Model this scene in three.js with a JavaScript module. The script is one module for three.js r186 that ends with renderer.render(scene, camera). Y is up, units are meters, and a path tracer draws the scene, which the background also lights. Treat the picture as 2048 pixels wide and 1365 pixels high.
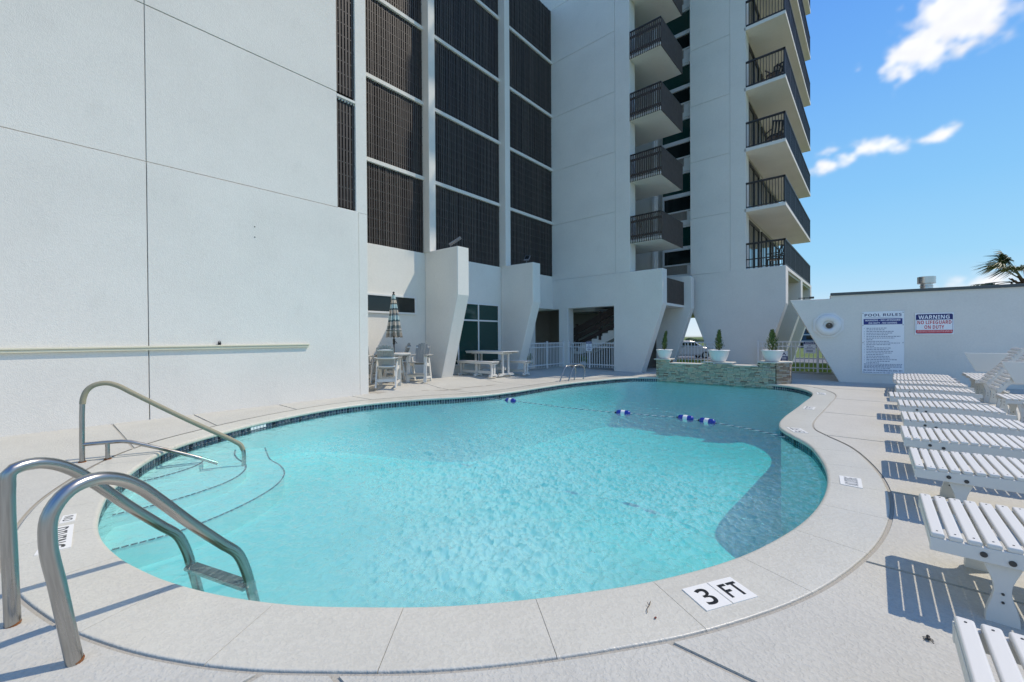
import * as THREE from 'three';
import { mergeGeometries, mergeVertices } from 'three/addons/utils/BufferGeometryUtils.js';
import { RoundedBoxGeometry } from 'three/addons/geometries/RoundedBoxGeometry.js';

// ---------------------------------------------------------------- camera, sky, sun, exposure
const scene = new THREE.Scene();
const D2R = Math.PI / 180;
const camera = new THREE.PerspectiveCamera(79.06, 1024 / 682, 0.05, 3000);
camera.position.set(0, 1.38, 0);
{
  const yaw = 41.13 * D2R, pitch = -0.46 * D2R;
  camera.lookAt(Math.cos(yaw) * Math.cos(pitch), 1.38 + Math.sin(pitch), -Math.sin(yaw) * Math.cos(pitch));
  camera.rotateZ(-0.355 * D2R);
}
scene.add(camera);
const EXPOSURE = 1.16;
const SUN_AZ = 37.5 * D2R, SUN_EL = 54 * D2R;
const sunDir = new THREE.Vector3(Math.cos(SUN_EL) * Math.cos(SUN_AZ), Math.sin(SUN_EL), Math.cos(SUN_EL) * Math.sin(SUN_AZ));
const sun = new THREE.DirectionalLight(new THREE.Color().setRGB(1, 0.88, 0.72), 3.0);
sun.position.copy(sunDir).multiplyScalar(80);
sun.castShadow = true;
Object.assign(sun.shadow.camera, { left: -45, right: 45, top: 45, bottom: -45, near: 1, far: 220 });
sun.shadow.mapSize.set(4096, 4096);
scene.add(sun, sun.target);

// ---------------------------------------------------------------- helpers
let seed = 20240611;
const rnd = () => { seed |= 0; seed = (seed + 0x6D2B79F5) | 0; let t = Math.imul(seed ^ (seed >>> 15), 1 | seed); t = (t + Math.imul(t ^ (t >>> 7), 61 | t)) ^ t; return ((t ^ (t >>> 14)) >>> 0) / 4294967296; };
const rr = (a, b) => a + (b - a) * rnd();
const V = (x, y, z) => new THREE.Vector3(x, y, z);
const clamp = (x, a = 0, b = 1) => Math.min(b, Math.max(a, x));
const smooth = (x) => { x = clamp(x); return x * x * (3 - 2 * x); };
const lerp = (a, b, t) => a + (b - a) * t;
// tileable value noise
function lattice(n, s) { const a = new Float32Array(n * n); let k = s * 7919 + 13; for (let i = 0; i < n * n; i++) { k = (Math.imul(k, 1664525) + 1013904223) | 0; a[i] = (k >>> 8) / 16777216; } return a; }
const lat = new Map();
function vnoise(u, v, n, s) { // u,v in 0..1, tileable with n cells
  const key = n * 100 + s; if (!lat.has(key)) lat.set(key, lattice(n, s)); const a = lat.get(key);
  const x = u * n, y = v * n, xi = Math.floor(x), yi = Math.floor(y), fx = x - xi, fy = y - yi;
  const sx = fx * fx * (3 - 2 * fx), sy = fy * fy * (3 - 2 * fy);
  const i0 = ((xi % n) + n) % n, i1 = (i0 + 1) % n, j0 = ((yi % n) + n) % n, j1 = (j0 + 1) % n;
  return lerp(lerp(a[j0 * n + i0], a[j0 * n + i1], sx), lerp(a[j1 * n + i0], a[j1 * n + i1], sx), sy);
}
function fbm(u, v, n, oct, s = 1, gain = 0.5) { let f = 0, w = 1, t = 0; for (let o = 0; o < oct; o++) { f += w * vnoise(u, v, n << o, s + o); t += w; w *= gain; } return f / t; }
function dataTex(size, fn, srgb = false, repeat = 1) {
  const d = new Uint8Array(size * size * 4);
  for (let j = 0; j < size; j++) for (let i = 0; i < size; i++) { const c = fn((i + 0.5) / size, (j + 0.5) / size, i, j), k = (j * size + i) * 4; d[k] = clamp(c[0]) * 255; d[k + 1] = clamp(c[1]) * 255; d[k + 2] = clamp(c[2]) * 255; d[k + 3] = 255; }
  const t = new THREE.DataTexture(d, size, size); t.anisotropy = 8; t.wrapS = t.wrapT = THREE.RepeatWrapping; t.magFilter = THREE.LinearFilter; t.minFilter = THREE.LinearMipmapLinearFilter; t.generateMipmaps = true;
  if (srgb) t.colorSpace = THREE.SRGBColorSpace; t.repeat.set(repeat, repeat); t.needsUpdate = true; return t;
}
const s2 = (x) => (x <= 0.0031308 ? 12.92 * x : 1.055 * Math.pow(x, 1 / 2.4) - 0.055);

// sky
function cloudNoise(x, y, z) { // 3d value noise fbm
  let f = 0, w = 0.5, t = 0; for (let o = 0; o < 6; o++) { f += w * v3(x, y, z); t += w; w *= 0.52; x = x * 2.03 + 11.3; y = y * 2.03 + 5.1; z = z * 2.03 + 7.7; } return f / t;
}
function h3(x, y, z) { let h = Math.imul(x, 374761393) + Math.imul(y, 668265263) + Math.imul(z, 1274126177); h = Math.imul(h ^ (h >>> 13), 1274126177); return ((h ^ (h >>> 16)) >>> 0) / 4294967296; }
function v3(x, y, z) {
  const xi = Math.floor(x), yi = Math.floor(y), zi = Math.floor(z); let fx = x - xi, fy = y - yi, fz = z - zi; fx = fx * fx * (3 - 2 * fx); fy = fy * fy * (3 - 2 * fy); fz = fz * fz * (3 - 2 * fz);
  const c = (a, b, d) => h3(xi + a, yi + b, zi + d);
  return lerp(lerp(lerp(c(0, 0, 0), c(1, 0, 0), fx), lerp(c(0, 1, 0), c(1, 1, 0), fx), fy), lerp(lerp(c(0, 0, 1), c(1, 0, 1), fx), lerp(c(0, 1, 1), c(1, 1, 1), fx), fy), fz);
}
{
  const W = 2048, H = 1024, d = new Float32Array(W * H * 4);
  const stops = [[0, .72, .83, .90], [2, .62, .79, .92], [5, .42, .71, .94], [8, .31, .66, .95], [15, .215, .565, .955], [27, .13, .42, .94], [38, .08, .31, .90], [60, .065, .25, .78], [90, .05, .21, .70]];
  const at = (e) => { let k = 0; while (k < stops.length - 2 && stops[k + 1][0] < e) k++; const a = stops[k], b = stops[k + 1], t = clamp((e - a[0]) / (b[0] - a[0])); const c = [lerp(a[1], b[1], t), lerp(a[2], b[2], t), lerp(a[3], b[3], t)], g = c[0] * .25 + c[1] * .6 + c[2] * .15; return c.map((q) => .90 * lerp(q, g, .10)); };
  // cloud puffs: azimuth, elevation (degrees), half widths, strength, tilt
  const puffs = [[5.6, 27.1, 2.7, 2.1, 1.5, .2], [3.6, 25.9, 2.3, 1.7, 1.4, .2], [1.9, 25.0, 1.6, 1.2, 1.2, 0], [6.6, 29.0, 2.6, 2.2, 1.4, 0], [5.3, 24.7, 1.4, .8, .8, .3], [3.6, 23.9, .9, .5, .5, 0], [8.4, 24.7, 1.6, .8, .42, 0], [-1.2, 26.3, .9, .6, .42, 0], [9.3, 26.4, 1.3, 1.1, .42, 0],
    [-3.8, 18.1, 1.6, .75, .92, .3], [-2.2, 18.5, 1.3, .85, 1.0, .2], [-.4, 18.95, 1.6, .78, 1.05, 0], [1.2, 18.9, 1.3, .75, 1.05, 0], [2.1, 18.3, .9, .7, .85, 0], [4.7, 18.6, 1.5, .95, 1.1, 0], [-3.6, 19.3, 1.2, .55, .6, 0], [3.2, 18.7, 1.0, .5, .7, 0], [7.5, 4.4, 3.5, 1.2, .85, 0]];
  for (let i = 0; i < 64; i++) { const a = 22 + 332 * (i + rnd() * 0.9) / 64, e = 6 + 56 * Math.pow(rnd(), 1.3), n = 3; for (let k = 0; k < n; k++) puffs.push([a + rr(-5, 5), e + rr(-2, 2), rr(2, 5), rr(1.1, 2.4), rr(.6, 1.15), rr(-.3, .3)]); }
  for (let j = 0; j < H; j++) {
    const el = ((j + 0.5) / H - 0.5) * 180, base = el >= 0 ? at(el) : [.34, .36, .34], ce = Math.cos(el * D2R), se = Math.sin(el * D2R);
    const near = puffs.filter((p) => Math.abs(p[1] - el) < 3.2 * p[3] + 3);
    for (let i = 0; i < W; i++) {
      const az = ((i + 0.5) / W - 0.5) * 360, k = (j * W + i) * 4; let c = base;
      if (el > 0 && near.length) {
        let s = 0; for (const p of near) { let da = az - p[0]; da = ((da + 540) % 360) - 180; const x = da * ce / p[2], y = (el - p[1] + p[5] * -da * ce * .5) / p[3], q = x * x + y * y; if (q < 9) s = Math.max(s, p[4] * Math.exp(-q * .8)); }
        if (s > 0.02) {
          const X = ce * Math.cos(az * D2R), Z = ce * Math.sin(az * D2R), n = .55 * cloudNoise(X * 26, se * 36, Z * 26) + .45 * cloudNoise(X * 70 + 9, se * 95, Z * 70), n2 = cloudNoise(X * 45 + 40, se * 60, Z * 45);
          const den = .96 * smooth((s * 1.12 + (n - .5) * 3.4 - .36) / .95) * clamp(s * 1.8, 0, 1);
          const lit = .74 + .24 * (n2 - .4) + .12 * smooth(s);
          c = [lerp(base[0], lit, den), lerp(base[1], lit * 1.0, den), lerp(base[2], lit * 1.03, den)];
        }
      }
      d[k] = c[0]; d[k + 1] = c[1]; d[k + 2] = c[2]; d[k + 3] = 1;
    }
  }
  const t = new THREE.DataTexture(d, W, H, THREE.RGBAFormat, THREE.FloatType); t.mapping = THREE.EquirectangularReflectionMapping; t.magFilter = THREE.LinearFilter; t.needsUpdate = true;
  scene.background = t; scene.environment = t;
}

// geometry helpers (all in metres, placed in world or local coordinates)
function box(x0, x1, y0, y1, z0, z1, r = 0) {
  const w = x1 - x0, h = y1 - y0, d = z1 - z0;
  const g = r ? new RoundedBoxGeometry(w, h, d, 1, Math.min(r, w / 2.01, h / 2.01, d / 2.01)) : new THREE.BoxGeometry(w, h, d);
  return g.translate((x0 + x1) / 2, (y0 + y1) / 2, (z0 + z1) / 2);
}
const cbox = (w, h, d, x, y, z, r = 0) => box(x - w / 2, x + w / 2, y - h / 2, y + h / 2, z - d / 2, z + d / 2, r);
function bar(a, b, w, h, r = 0, upv = V(0, 1, 0)) { // a beam of section w (sideways) x h (up) from a to b
  const d = b.clone().sub(a), L = d.length(); d.normalize();
  const g = r ? new RoundedBoxGeometry(w, h, L, 1, r) : new THREE.BoxGeometry(w, h, L);
  let up = Math.abs(d.dot(upv)) > 0.98 ? V(1, 0, 0) : upv; const sx = new THREE.Vector3().crossVectors(up, d).normalize(), u = new THREE.Vector3().crossVectors(d, sx);
  g.applyMatrix4(new THREE.Matrix4().makeBasis(sx, u, d).setPosition(a.clone().add(b).multiplyScalar(0.5))); return g;
}
function tube(pts, r, seg = 60, rad = 14, smoothCurve = true) {
  const c = smoothCurve ? new THREE.CatmullRomCurve3(pts, false, 'centripetal') : (() => { const p = new THREE.CurvePath(); for (let i = 0; i + 1 < pts.length; i++) p.add(new THREE.LineCurve3(pts[i], pts[i + 1])); return p; })();
  return new THREE.TubeGeometry(c, seg, r, rad, false);
}
const cyl = (r0, r1, h, x, y, z, n = 20) => new THREE.CylinderGeometry(r0, r1, h, n).translate(x, y, z);
function slabZY(poly, x0, x1, bevel = 0) { // polygon in (z, y), extruded along x
  const s = new THREE.Shape(poly.map(([z, y]) => new THREE.Vector2(z, y)));
  const g = new THREE.ExtrudeGeometry(s, { depth: x1 - x0 - 2 * bevel, bevelEnabled: bevel > 0, bevelThickness: bevel, bevelSize: bevel, bevelOffset: -bevel, bevelSegments: 1, curveSegments: 8 });
  // shape x -> world z, shape y -> world y, extrusion -> world x
  const m = new THREE.Matrix4().set(0, 0, 1, x0 + bevel, 0, 1, 0, 0, 1, 0, 0, 0, 0, 0, 0, 1); g.applyMatrix4(m); flip(g); return g;
}
function slabXY(poly, z0, z1, bevel = 0) {
  const s = new THREE.Shape(poly.map(([x, y]) => new THREE.Vector2(x, y)));
  return new THREE.ExtrudeGeometry(s, { depth: z1 - z0 - 2 * bevel, bevelEnabled: bevel > 0, bevelThickness: bevel, bevelSize: bevel, bevelOffset: -bevel, bevelSegments: 1, curveSegments: 8 }).translate(0, 0, z0 + bevel);
}
function flip(g) { // reverse winding (after a mirroring transform)
  if (g.index) { const a = g.index.array; for (let i = 0; i < a.length; i += 3) { const t = a[i]; a[i] = a[i + 1]; a[i + 1] = t; } }
  else for (const n of Object.keys(g.attributes)) { const at = g.attributes[n], k = at.itemSize, a = at.array; for (let i = 0; i < at.count; i += 3) for (let c = 0; c < k; c++) { const t = a[i * k + c]; a[i * k + c] = a[(i + 1) * k + c]; a[(i + 1) * k + c] = t; } }
  g.computeVertexNormals(); return g;
}
function merge(list) { const l = list.map((g) => { const q = g.index ? g.toNonIndexed() : g; for (const n of Object.keys(q.attributes)) if (!['position', 'normal', 'uv'].includes(n)) q.deleteAttribute(n); return q; }); return l.length === 1 ? l[0] : mergeGeometries(l, false); }
function metreUV(g) { // uv in metres from the direction each face looks
  const q = g.index ? g.toNonIndexed() : g, p = q.attributes.position, uv = new Float32Array(p.count * 2), a = V(), b = V(), c = V(), n = V();
  for (let i = 0; i < p.count; i += 3) {
    a.fromBufferAttribute(p, i); b.fromBufferAttribute(p, i + 1); c.fromBufferAttribute(p, i + 2); n.crossVectors(b.sub(a), c.sub(a));
    const ax = Math.abs(n.x), ay = Math.abs(n.y), az = Math.abs(n.z);
    for (let k = 0; k < 3; k++) { const x = p.getX(i + k), y = p.getY(i + k), z = p.getZ(i + k), j = (i + k) * 2; if (ay >= ax && ay >= az) { uv[j] = x; uv[j + 1] = z; } else if (ax >= az) { uv[j] = z; uv[j + 1] = y; } else { uv[j] = x; uv[j + 1] = y; } }
  }
  q.setAttribute('uv', new THREE.BufferAttribute(uv, 2)); return q;
}
// naming
const used = new Map();
const numbered = (n) => { const k = used.get(n) ?? 0; used.set(n, k + 1); return k ? `${n}_${String(k).padStart(3, '0')}` : n; };
function tag(o, label, category, group) { o.userData = { label, category }; if (group) o.userData.group = group; return o; }
function thing(name, label, category, [x, y, z] = [0, 0, 0], group) { const o = new THREE.Group(); o.name = numbered(name); o.position.set(x, y, z); tag(o, label, category, group); scene.add(o); return o; }
function setting(name, [x, y, z] = [0, 0, 0]) { const o = new THREE.Group(); o.name = numbered(name); o.position.set(x, y, z); o.userData.kind = 'structure'; scene.add(o); return o; }
const origin = (o) => { const p = V(0, 0, 0); let q = o; while (q && q !== scene) { p.add(q.position); q = q.parent; } return p; };
function part(parent, name, g, m, { stuff = false, label, local = false } = {}) { // geometry in world coordinates unless local
  if (Array.isArray(g)) g = merge(g);
  if (m.userData.metres) g = metreUV(g);
  if (!local) { const o = origin(parent); if (o.lengthSq() > 0) g.translate(-o.x, -o.y, -o.z); }
  const me = new THREE.Mesh(g, m); me.name = name; if (stuff) me.userData.kind = 'stuff'; if (label) me.userData.label = label; parent.add(me); return me;
}
function copyOf(root, name, pos, turn, label, group) { const c = root.clone(); c.name = numbered(name); c.position.set(...pos); c.rotation.y = turn; c.userData = { ...root.userData, label }; if (group) c.userData.group = group; scene.add(c); return c; }

// ---------------------------------------------------------------- materials
const C = (r, g, b) => new THREE.Color().setRGB(r, g, b);
const std = (o, metres = false) => { const m = new THREE.MeshStandardMaterial(o); m.userData.metres = metres; return m; };
const phys = (o, metres = false) => { const m = new THREE.MeshPhysicalMaterial(o); m.userData.metres = metres; return m; };
// sprayed concrete: blotchy texture-coat
const deckHeight = (u, v) => { const a = fbm(u, v, 110, 2, 3), b = fbm(u, v, 300, 1, 9), c = fbm(u, v, 26, 3, 15); return clamp(.5 + (smooth((a - .36) / .28) - .5) * .62 + (b - .5) * .45 + (c - .5) * .3); };
const deckBump = dataTex(1024, (u, v) => { const h = deckHeight(u, v); return [h, h, h]; }, false, 1 / 1.6);
const deckColor = dataTex(1024, (u, v) => {
  const h = deckHeight(u, v), big = fbm(u, v, 4, 4, 21), sp = fbm(u, v, 220, 2, 33), st = smooth((fbm(u, v, 9, 4, 41) - .62) / .12);
  let k = .50 + (big - .5) * .06 + (h - .5) * .04 + (sp - .5) * .05 - st * .012; return [s2(k), s2(k * .982), s2(k * .875)];
}, true, 1 / 1.6);
const deckBig = dataTex(512, (u, v) => { const a = fbm(u, v, 3, 5, 51); const k = .93 + (a - .5) * .22; return [k, k, k]; }, false, 1 / 9);
const M = {};
M.deck = std({ map: deckColor, bumpMap: deckBump, bumpScale: 0.0021, roughness: 0.82 }, true);
M.coping = std({ map: deckColor, color: C(1.13, 1.115, 1.08), bumpMap: deckBump, bumpScale: 0.0013, roughness: 0.36 }, true);
M.mortar = std({ color: C(.44, .43, .39), roughness: .95 }, true);
M.joint = std({ color: C(.40, .38, .325), roughness: .95, bumpMap: deckBump, bumpScale: .003 }, true);
const stuccoBump = dataTex(1024, (u, v) => { const a = fbm(u, v, 150, 2, 61, .6), b = fbm(u, v, 60, 3, 66); const h = clamp(.5 + (smooth((a - .36) / .3) - .5) * .7 + (b - .5) * .5); return [h, h, h]; }, false, 1 / 1.4);
const wallColor = dataTex(1024, (u, v) => {
  const a = fbm(u, v, 4, 5, 71), b = fbm(u, v, 120, 2, 77), st = vnoise(u, .37, 60, 82) * vnoise(u, v, 12, 83), mark = smooth((fbm(u, v, 20, 4, 87) - .74) / .06);
  const k = .75 + (a - .5) * .08 + (b - .5) * .05 - Math.max(0, st - .5) * .06 - mark * .012; return [s2(k), s2(k * .968), s2(k * .885)];
}, true, 1 / 3.1);
M.stucco = std({ map: wallColor, bumpMap: stuccoBump, bumpScale: .0013, roughness: .9 }, true);
M.paint = std({ map: wallColor, bumpMap: stuccoBump, bumpScale: .0008, roughness: .85 }, true);
M.groove = std({ color: C(.62, .61, .58), roughness: .95 });
const slatMap = dataTex(256, (u, v) => { const k = .5 + .5 * fbm(u, v * .06, 48, 3, 91) + (fbm(u, v, 8, 3, 95) - .5) * .5; return [s2(k), s2(k * .95), s2(k * .9)]; }, true, 1 / 1.1);
M.slat = std({ color: C(.066, .056, .05), map: slatMap, roughness: .6 }, true);
M.slats = [[.066, .056, .05], [.05, .042, .038], [.085, .072, .063]].map((c) => std({ color: C(...c), map: slatMap, roughness: .6 }, true));
M.balconySlat = std({ color: C(.085, .064, .052), map: slatMap, roughness: .65 }, true);
M.slatDark = std({ color: C(.022, .02, .02), roughness: .9 });
M.spacer = std({ color: C(.11, .105, .10), roughness: .5, metalness: .3 });
M.rail = std({ color: C(.02, .018, .018), roughness: .45, metalness: .2 });
M.glassDark = phys({ color: C(.012, .018, .018), roughness: .04, metalness: 0, ior: 1.5, specularIntensity: 1 });
M.glassTeal = phys({ color: C(.012, .05, .043), roughness: .04, ior: 1.5 });
M.frame = std({ color: C(.72, .72, .70), roughness: .45 });
M.frameDark = std({ color: C(.05, .048, .046), roughness: .4, metalness: .4 });
M.grille = std({ color: C(.34, .31, .27), roughness: .7 });
M.steel = std({ color: C(.54, .53, .505), metalness: 1, roughness: .36, roughnessMap: dataTex(256, (u, v) => { const k = .75 + .5 * (fbm(u, v, 12, 4, 101) - .3); return [k, k, k]; }), map: dataTex(256, (u, v) => { const a = smooth((fbm(u, v, 7, 5, 105) - .60) / .14), k = .93 - .12 * fbm(u, v, 30, 2, 107); return [lerp(k, .50, a * .7), lerp(k, .40, a * .7), lerp(k, .31, a * .7)]; }, true) });
M.sleeve = std({ color: C(.30, .275, .19), roughness: .8, bumpMap: dataTex(128, (u, v) => { const k = (Math.sin(u * 6.283 * 40) * Math.sin(v * 6.283 * 10)) * .5 + .5; return [k, k, k]; }), bumpScale: .0012 });
M.rust = std({ color: C(.22, .085, .03), roughness: .95 });
M.rubber = std({ color: C(.02, .022, .025), roughness: .7 });
M.white = std({ color: C(.78, .77, .745), roughness: .42 });
const grain = dataTex(256, (u, v) => { const k = .5 + .5 * fbm(u * .12, v, 64, 3, 111); return [k, k, k]; }, false, 1 / .5);
M.poly = std({ color: C(.67, .655, .605), roughness: .48, bumpMap: grain, bumpScale: .0006 }, true);
M.polyGrey = std({ color: C(.30, .305, .285), roughness: .55, bumpMap: grain, bumpScale: .0006 }, true);
M.fence = std({ color: C(.72, .72, .71), roughness: .4 });
M.cream = std({ color: C(.70, .66, .50), roughness: .45 });
M.black = std({ color: C(.012, .012, .013), roughness: .5 });
M.bolt = std({ color: C(.07, .07, .07), metalness: .6, roughness: .5 });
M.plaster = std({ color: C(.80, .83, .82), roughness: .9, map: dataTex(512, (u, v) => { const k = .95 + (fbm(u, v, 5, 5, 121) - .5) * .14 + (fbm(u, v, 60, 2, 125) - .5) * .05; return [k, k, k]; }, false, 1 / 4) }, true);
M.navy = std({ color: C(.02, .04, .10), roughness: .2 });
const tileV = [C(.03, .05, .09), C(.05, .075, .11), C(.09, .105, .13), C(.02, .03, .055)].map((c) => std({ color: c, roughness: .18 }));
M.tileWhite = std({ color: C(.72, .74, .74), roughness: .2 });

function canvasTex(w, h, draw) { const c = document.createElement('canvas'); c.width = w; c.height = h; const g = c.getContext('2d'); draw(g, w, h); const t = new THREE.CanvasTexture(c); t.colorSpace = THREE.SRGBColorSpace; t.needsUpdate = true; return t; }

// ---------------------------------------------------------------- pool outline (plan x, z)
const EDGE = [[.285, -4.463], [.275, -4.152], [.291, -3.902], [.339, -3.581], [.408, -3.3], [.466, -3.104], [.563, -2.85], [.683, -2.592], [.885, -2.256], [1.11, -1.972], [1.344, -1.705], [1.604, -1.461], [1.974, -1.165], [2.281, -.95], [2.85, -.655], [3.477, -.456], [3.963, -.363], [4.561, -.321], [5.15, -.345], [5.762, -.439], [6.472, -.627], [6.97, -.88], [7.38, -1.06], [7.832, -1.135], [8.493, -1.15], [9.411, -1.121], [10.622, -1.09], [11.826, -1.07], [12.4, -1.13], [12.95, -1.3], [13.4, -1.55], [13.72, -1.86], [13.87, -2.3], [13.9, -3.2], [13.9, -4.4], [13.9, -5.35], [13.6, -5.98], [12.995, -6.391], [11.405, -6.82], [10.381, -6.98], [8.954, -7.009], [8.19, -7.0], [7.25, -7.113], [6.513, -7.37], [5.8, -7.76], [4.82, -8.1], [3.977, -8.17], [3.142, -7.992], [2.408, -7.709], [1.86, -7.40], [1.361, -7.06], [1.074, -6.75], [.86, -6.42], [.613, -5.868], [.4, -5.219]];
const curve = new THREE.CatmullRomCurve3(EDGE.map(([x, z]) => V(x, 0, z)), true, 'centripetal');
curve.arcLengthDivisions = 2000;
const NE = 600, ring = curve.getSpacedPoints(NE).slice(0, NE);
const perimeter = curve.getLength();
const nrm = ring.map((p, i) => { const a = ring[(i + NE - 1) % NE], b = ring[(i + 1) % NE]; return V(b.z - a.z, 0, -(b.x - a.x)).normalize(); });
{ let s = 0; for (let i = 0; i < NE; i++) { const a = ring[i], b = ring[(i + 1) % NE]; s += a.x * b.z - b.x * a.z; } if (s < 0) nrm.forEach((n) => n.negate()); }
const offs = (i, o, y = 0) => { i = ((i % NE) + NE) % NE; return V(ring[i].x + nrm[i].x * o, y, ring[i].z + nrm[i].z * o); };
const ringShape = (o, C2 = THREE.Path) => new C2(ring.map((_, i) => { const p = offs(i, o); return new THREE.Vector2(p.x, -p.z); }));
function inside(x, z) { let c = false; for (let i = 0, j = NE - 1; i < NE; j = i++) { const a = ring[i], b = ring[j]; if ((a.z > z) !== (b.z > z) && x < ((b.x - a.x) * (z - a.z)) / (b.z - a.z) + a.x) c = !c; } return c; }
function ringBand(o0, o1, y) { const pos = [], idx = []; for (let i = 0; i <= NE; i++) { const a = offs(i, o0, y), b = offs(i, o1, y); pos.push(a.x, a.y, a.z, b.x, b.y, b.z); } for (let i = 0; i < NE; i++) { const a = 2 * i; idx.push(a, a + 2, a + 1, a + 1, a + 2, a + 3); } const g = new THREE.BufferGeometry(); g.setAttribute('position', new THREE.Float32BufferAttribute(pos, 3)); g.setIndex(idx); g.computeVertexNormals(); if (g.attributes.normal.getY(0) < 0) flip(g); g.setAttribute('uv', new THREE.BufferAttribute(new Float32Array(pos.length / 3 * 2), 2)); return g; }
const COPING = 0.43, WATER = -0.12;
// the deck rises a little towards the building
const ground = (x, z) => 0.14 * smooth((-z - 8.5) / 1.6) * smooth((x - 5.3) / .7) * lerp(1, .4, smooth((x - 7.5) / 6));

// ---------------------------------------------------------------- terrain, deck
const LAND = -0.72;
{
  const grassMap = dataTex(512, (u, v) => { const a = fbm(u, v, 6, 5, 141), b = fbm(u, v, 120, 2, 144), k = .6 + a * .5 + (b - .5) * .7; return [s2(.115 * k), s2(.165 * k), s2(.022 * k)]; }, true, 1 / 5);
  M.grass = std({ map: grassMap, roughness: 1 }, true);
  const field = (x0, x1, z0, z1, nx, nz) => { // the deck stands in the middle of the field
    const g = new THREE.PlaneGeometry(x1 - x0, z1 - z0, nx, nz).rotateX(-Math.PI / 2).translate((x0 + x1) / 2, 0, (z0 + z1) / 2), p = g.attributes.position;
    for (let i = 0; i < p.count; i++) { const x = p.getX(i), z = p.getZ(i), r = Math.hypot(x, z); p.setY(i, LAND - .02 + (r > 140 ? (fbm(x / 1600 + .5, z / 1600 + .5, 32, 3, 131) - .45) * 2.5 * smooth((r - 140) / 200) : 0)); }
    return g;
  };
  const land = setting('ground'); part(land, 'grass_field', [field(18.4, 800, -800, 800, 80, 160), field(-800, -8.9, -800, 800, 80, 160), field(-8.9, 18.4, -800, -10.9, 3, 80), field(-8.9, 18.4, 8.9, 800, 3, 80)], M.grass);
  M.asphalt = std({ color: C(.16, .16, .165), roughness: .95 });
  part(setting('road'), 'carriageway', box(38, 45.5, LAND - .2, LAND + .012, -120, 60), M.asphalt);
  part(setting('kerb'), 'kerb_stone', [box(37.75, 38, LAND - .2, LAND + .12, -120, 60), box(45.5, 45.75, LAND - .2, LAND + .12, -120, 60)], M.joint);
}
function clipTri(poly, f) { // keeps f(p) >= 0
  const out = []; for (let i = 0; i < poly.length; i++) { const a = poly[i], b = poly[(i + 1) % poly.length], fa = f(a), fb = f(b); if (fa >= 0) out.push(a); if ((fa >= 0) !== (fb >= 0)) { const t = fa / (fa - fb); out.push([lerp(a[0], b[0], t), lerp(a[1], b[1], t)]); } } return out;
}
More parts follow.
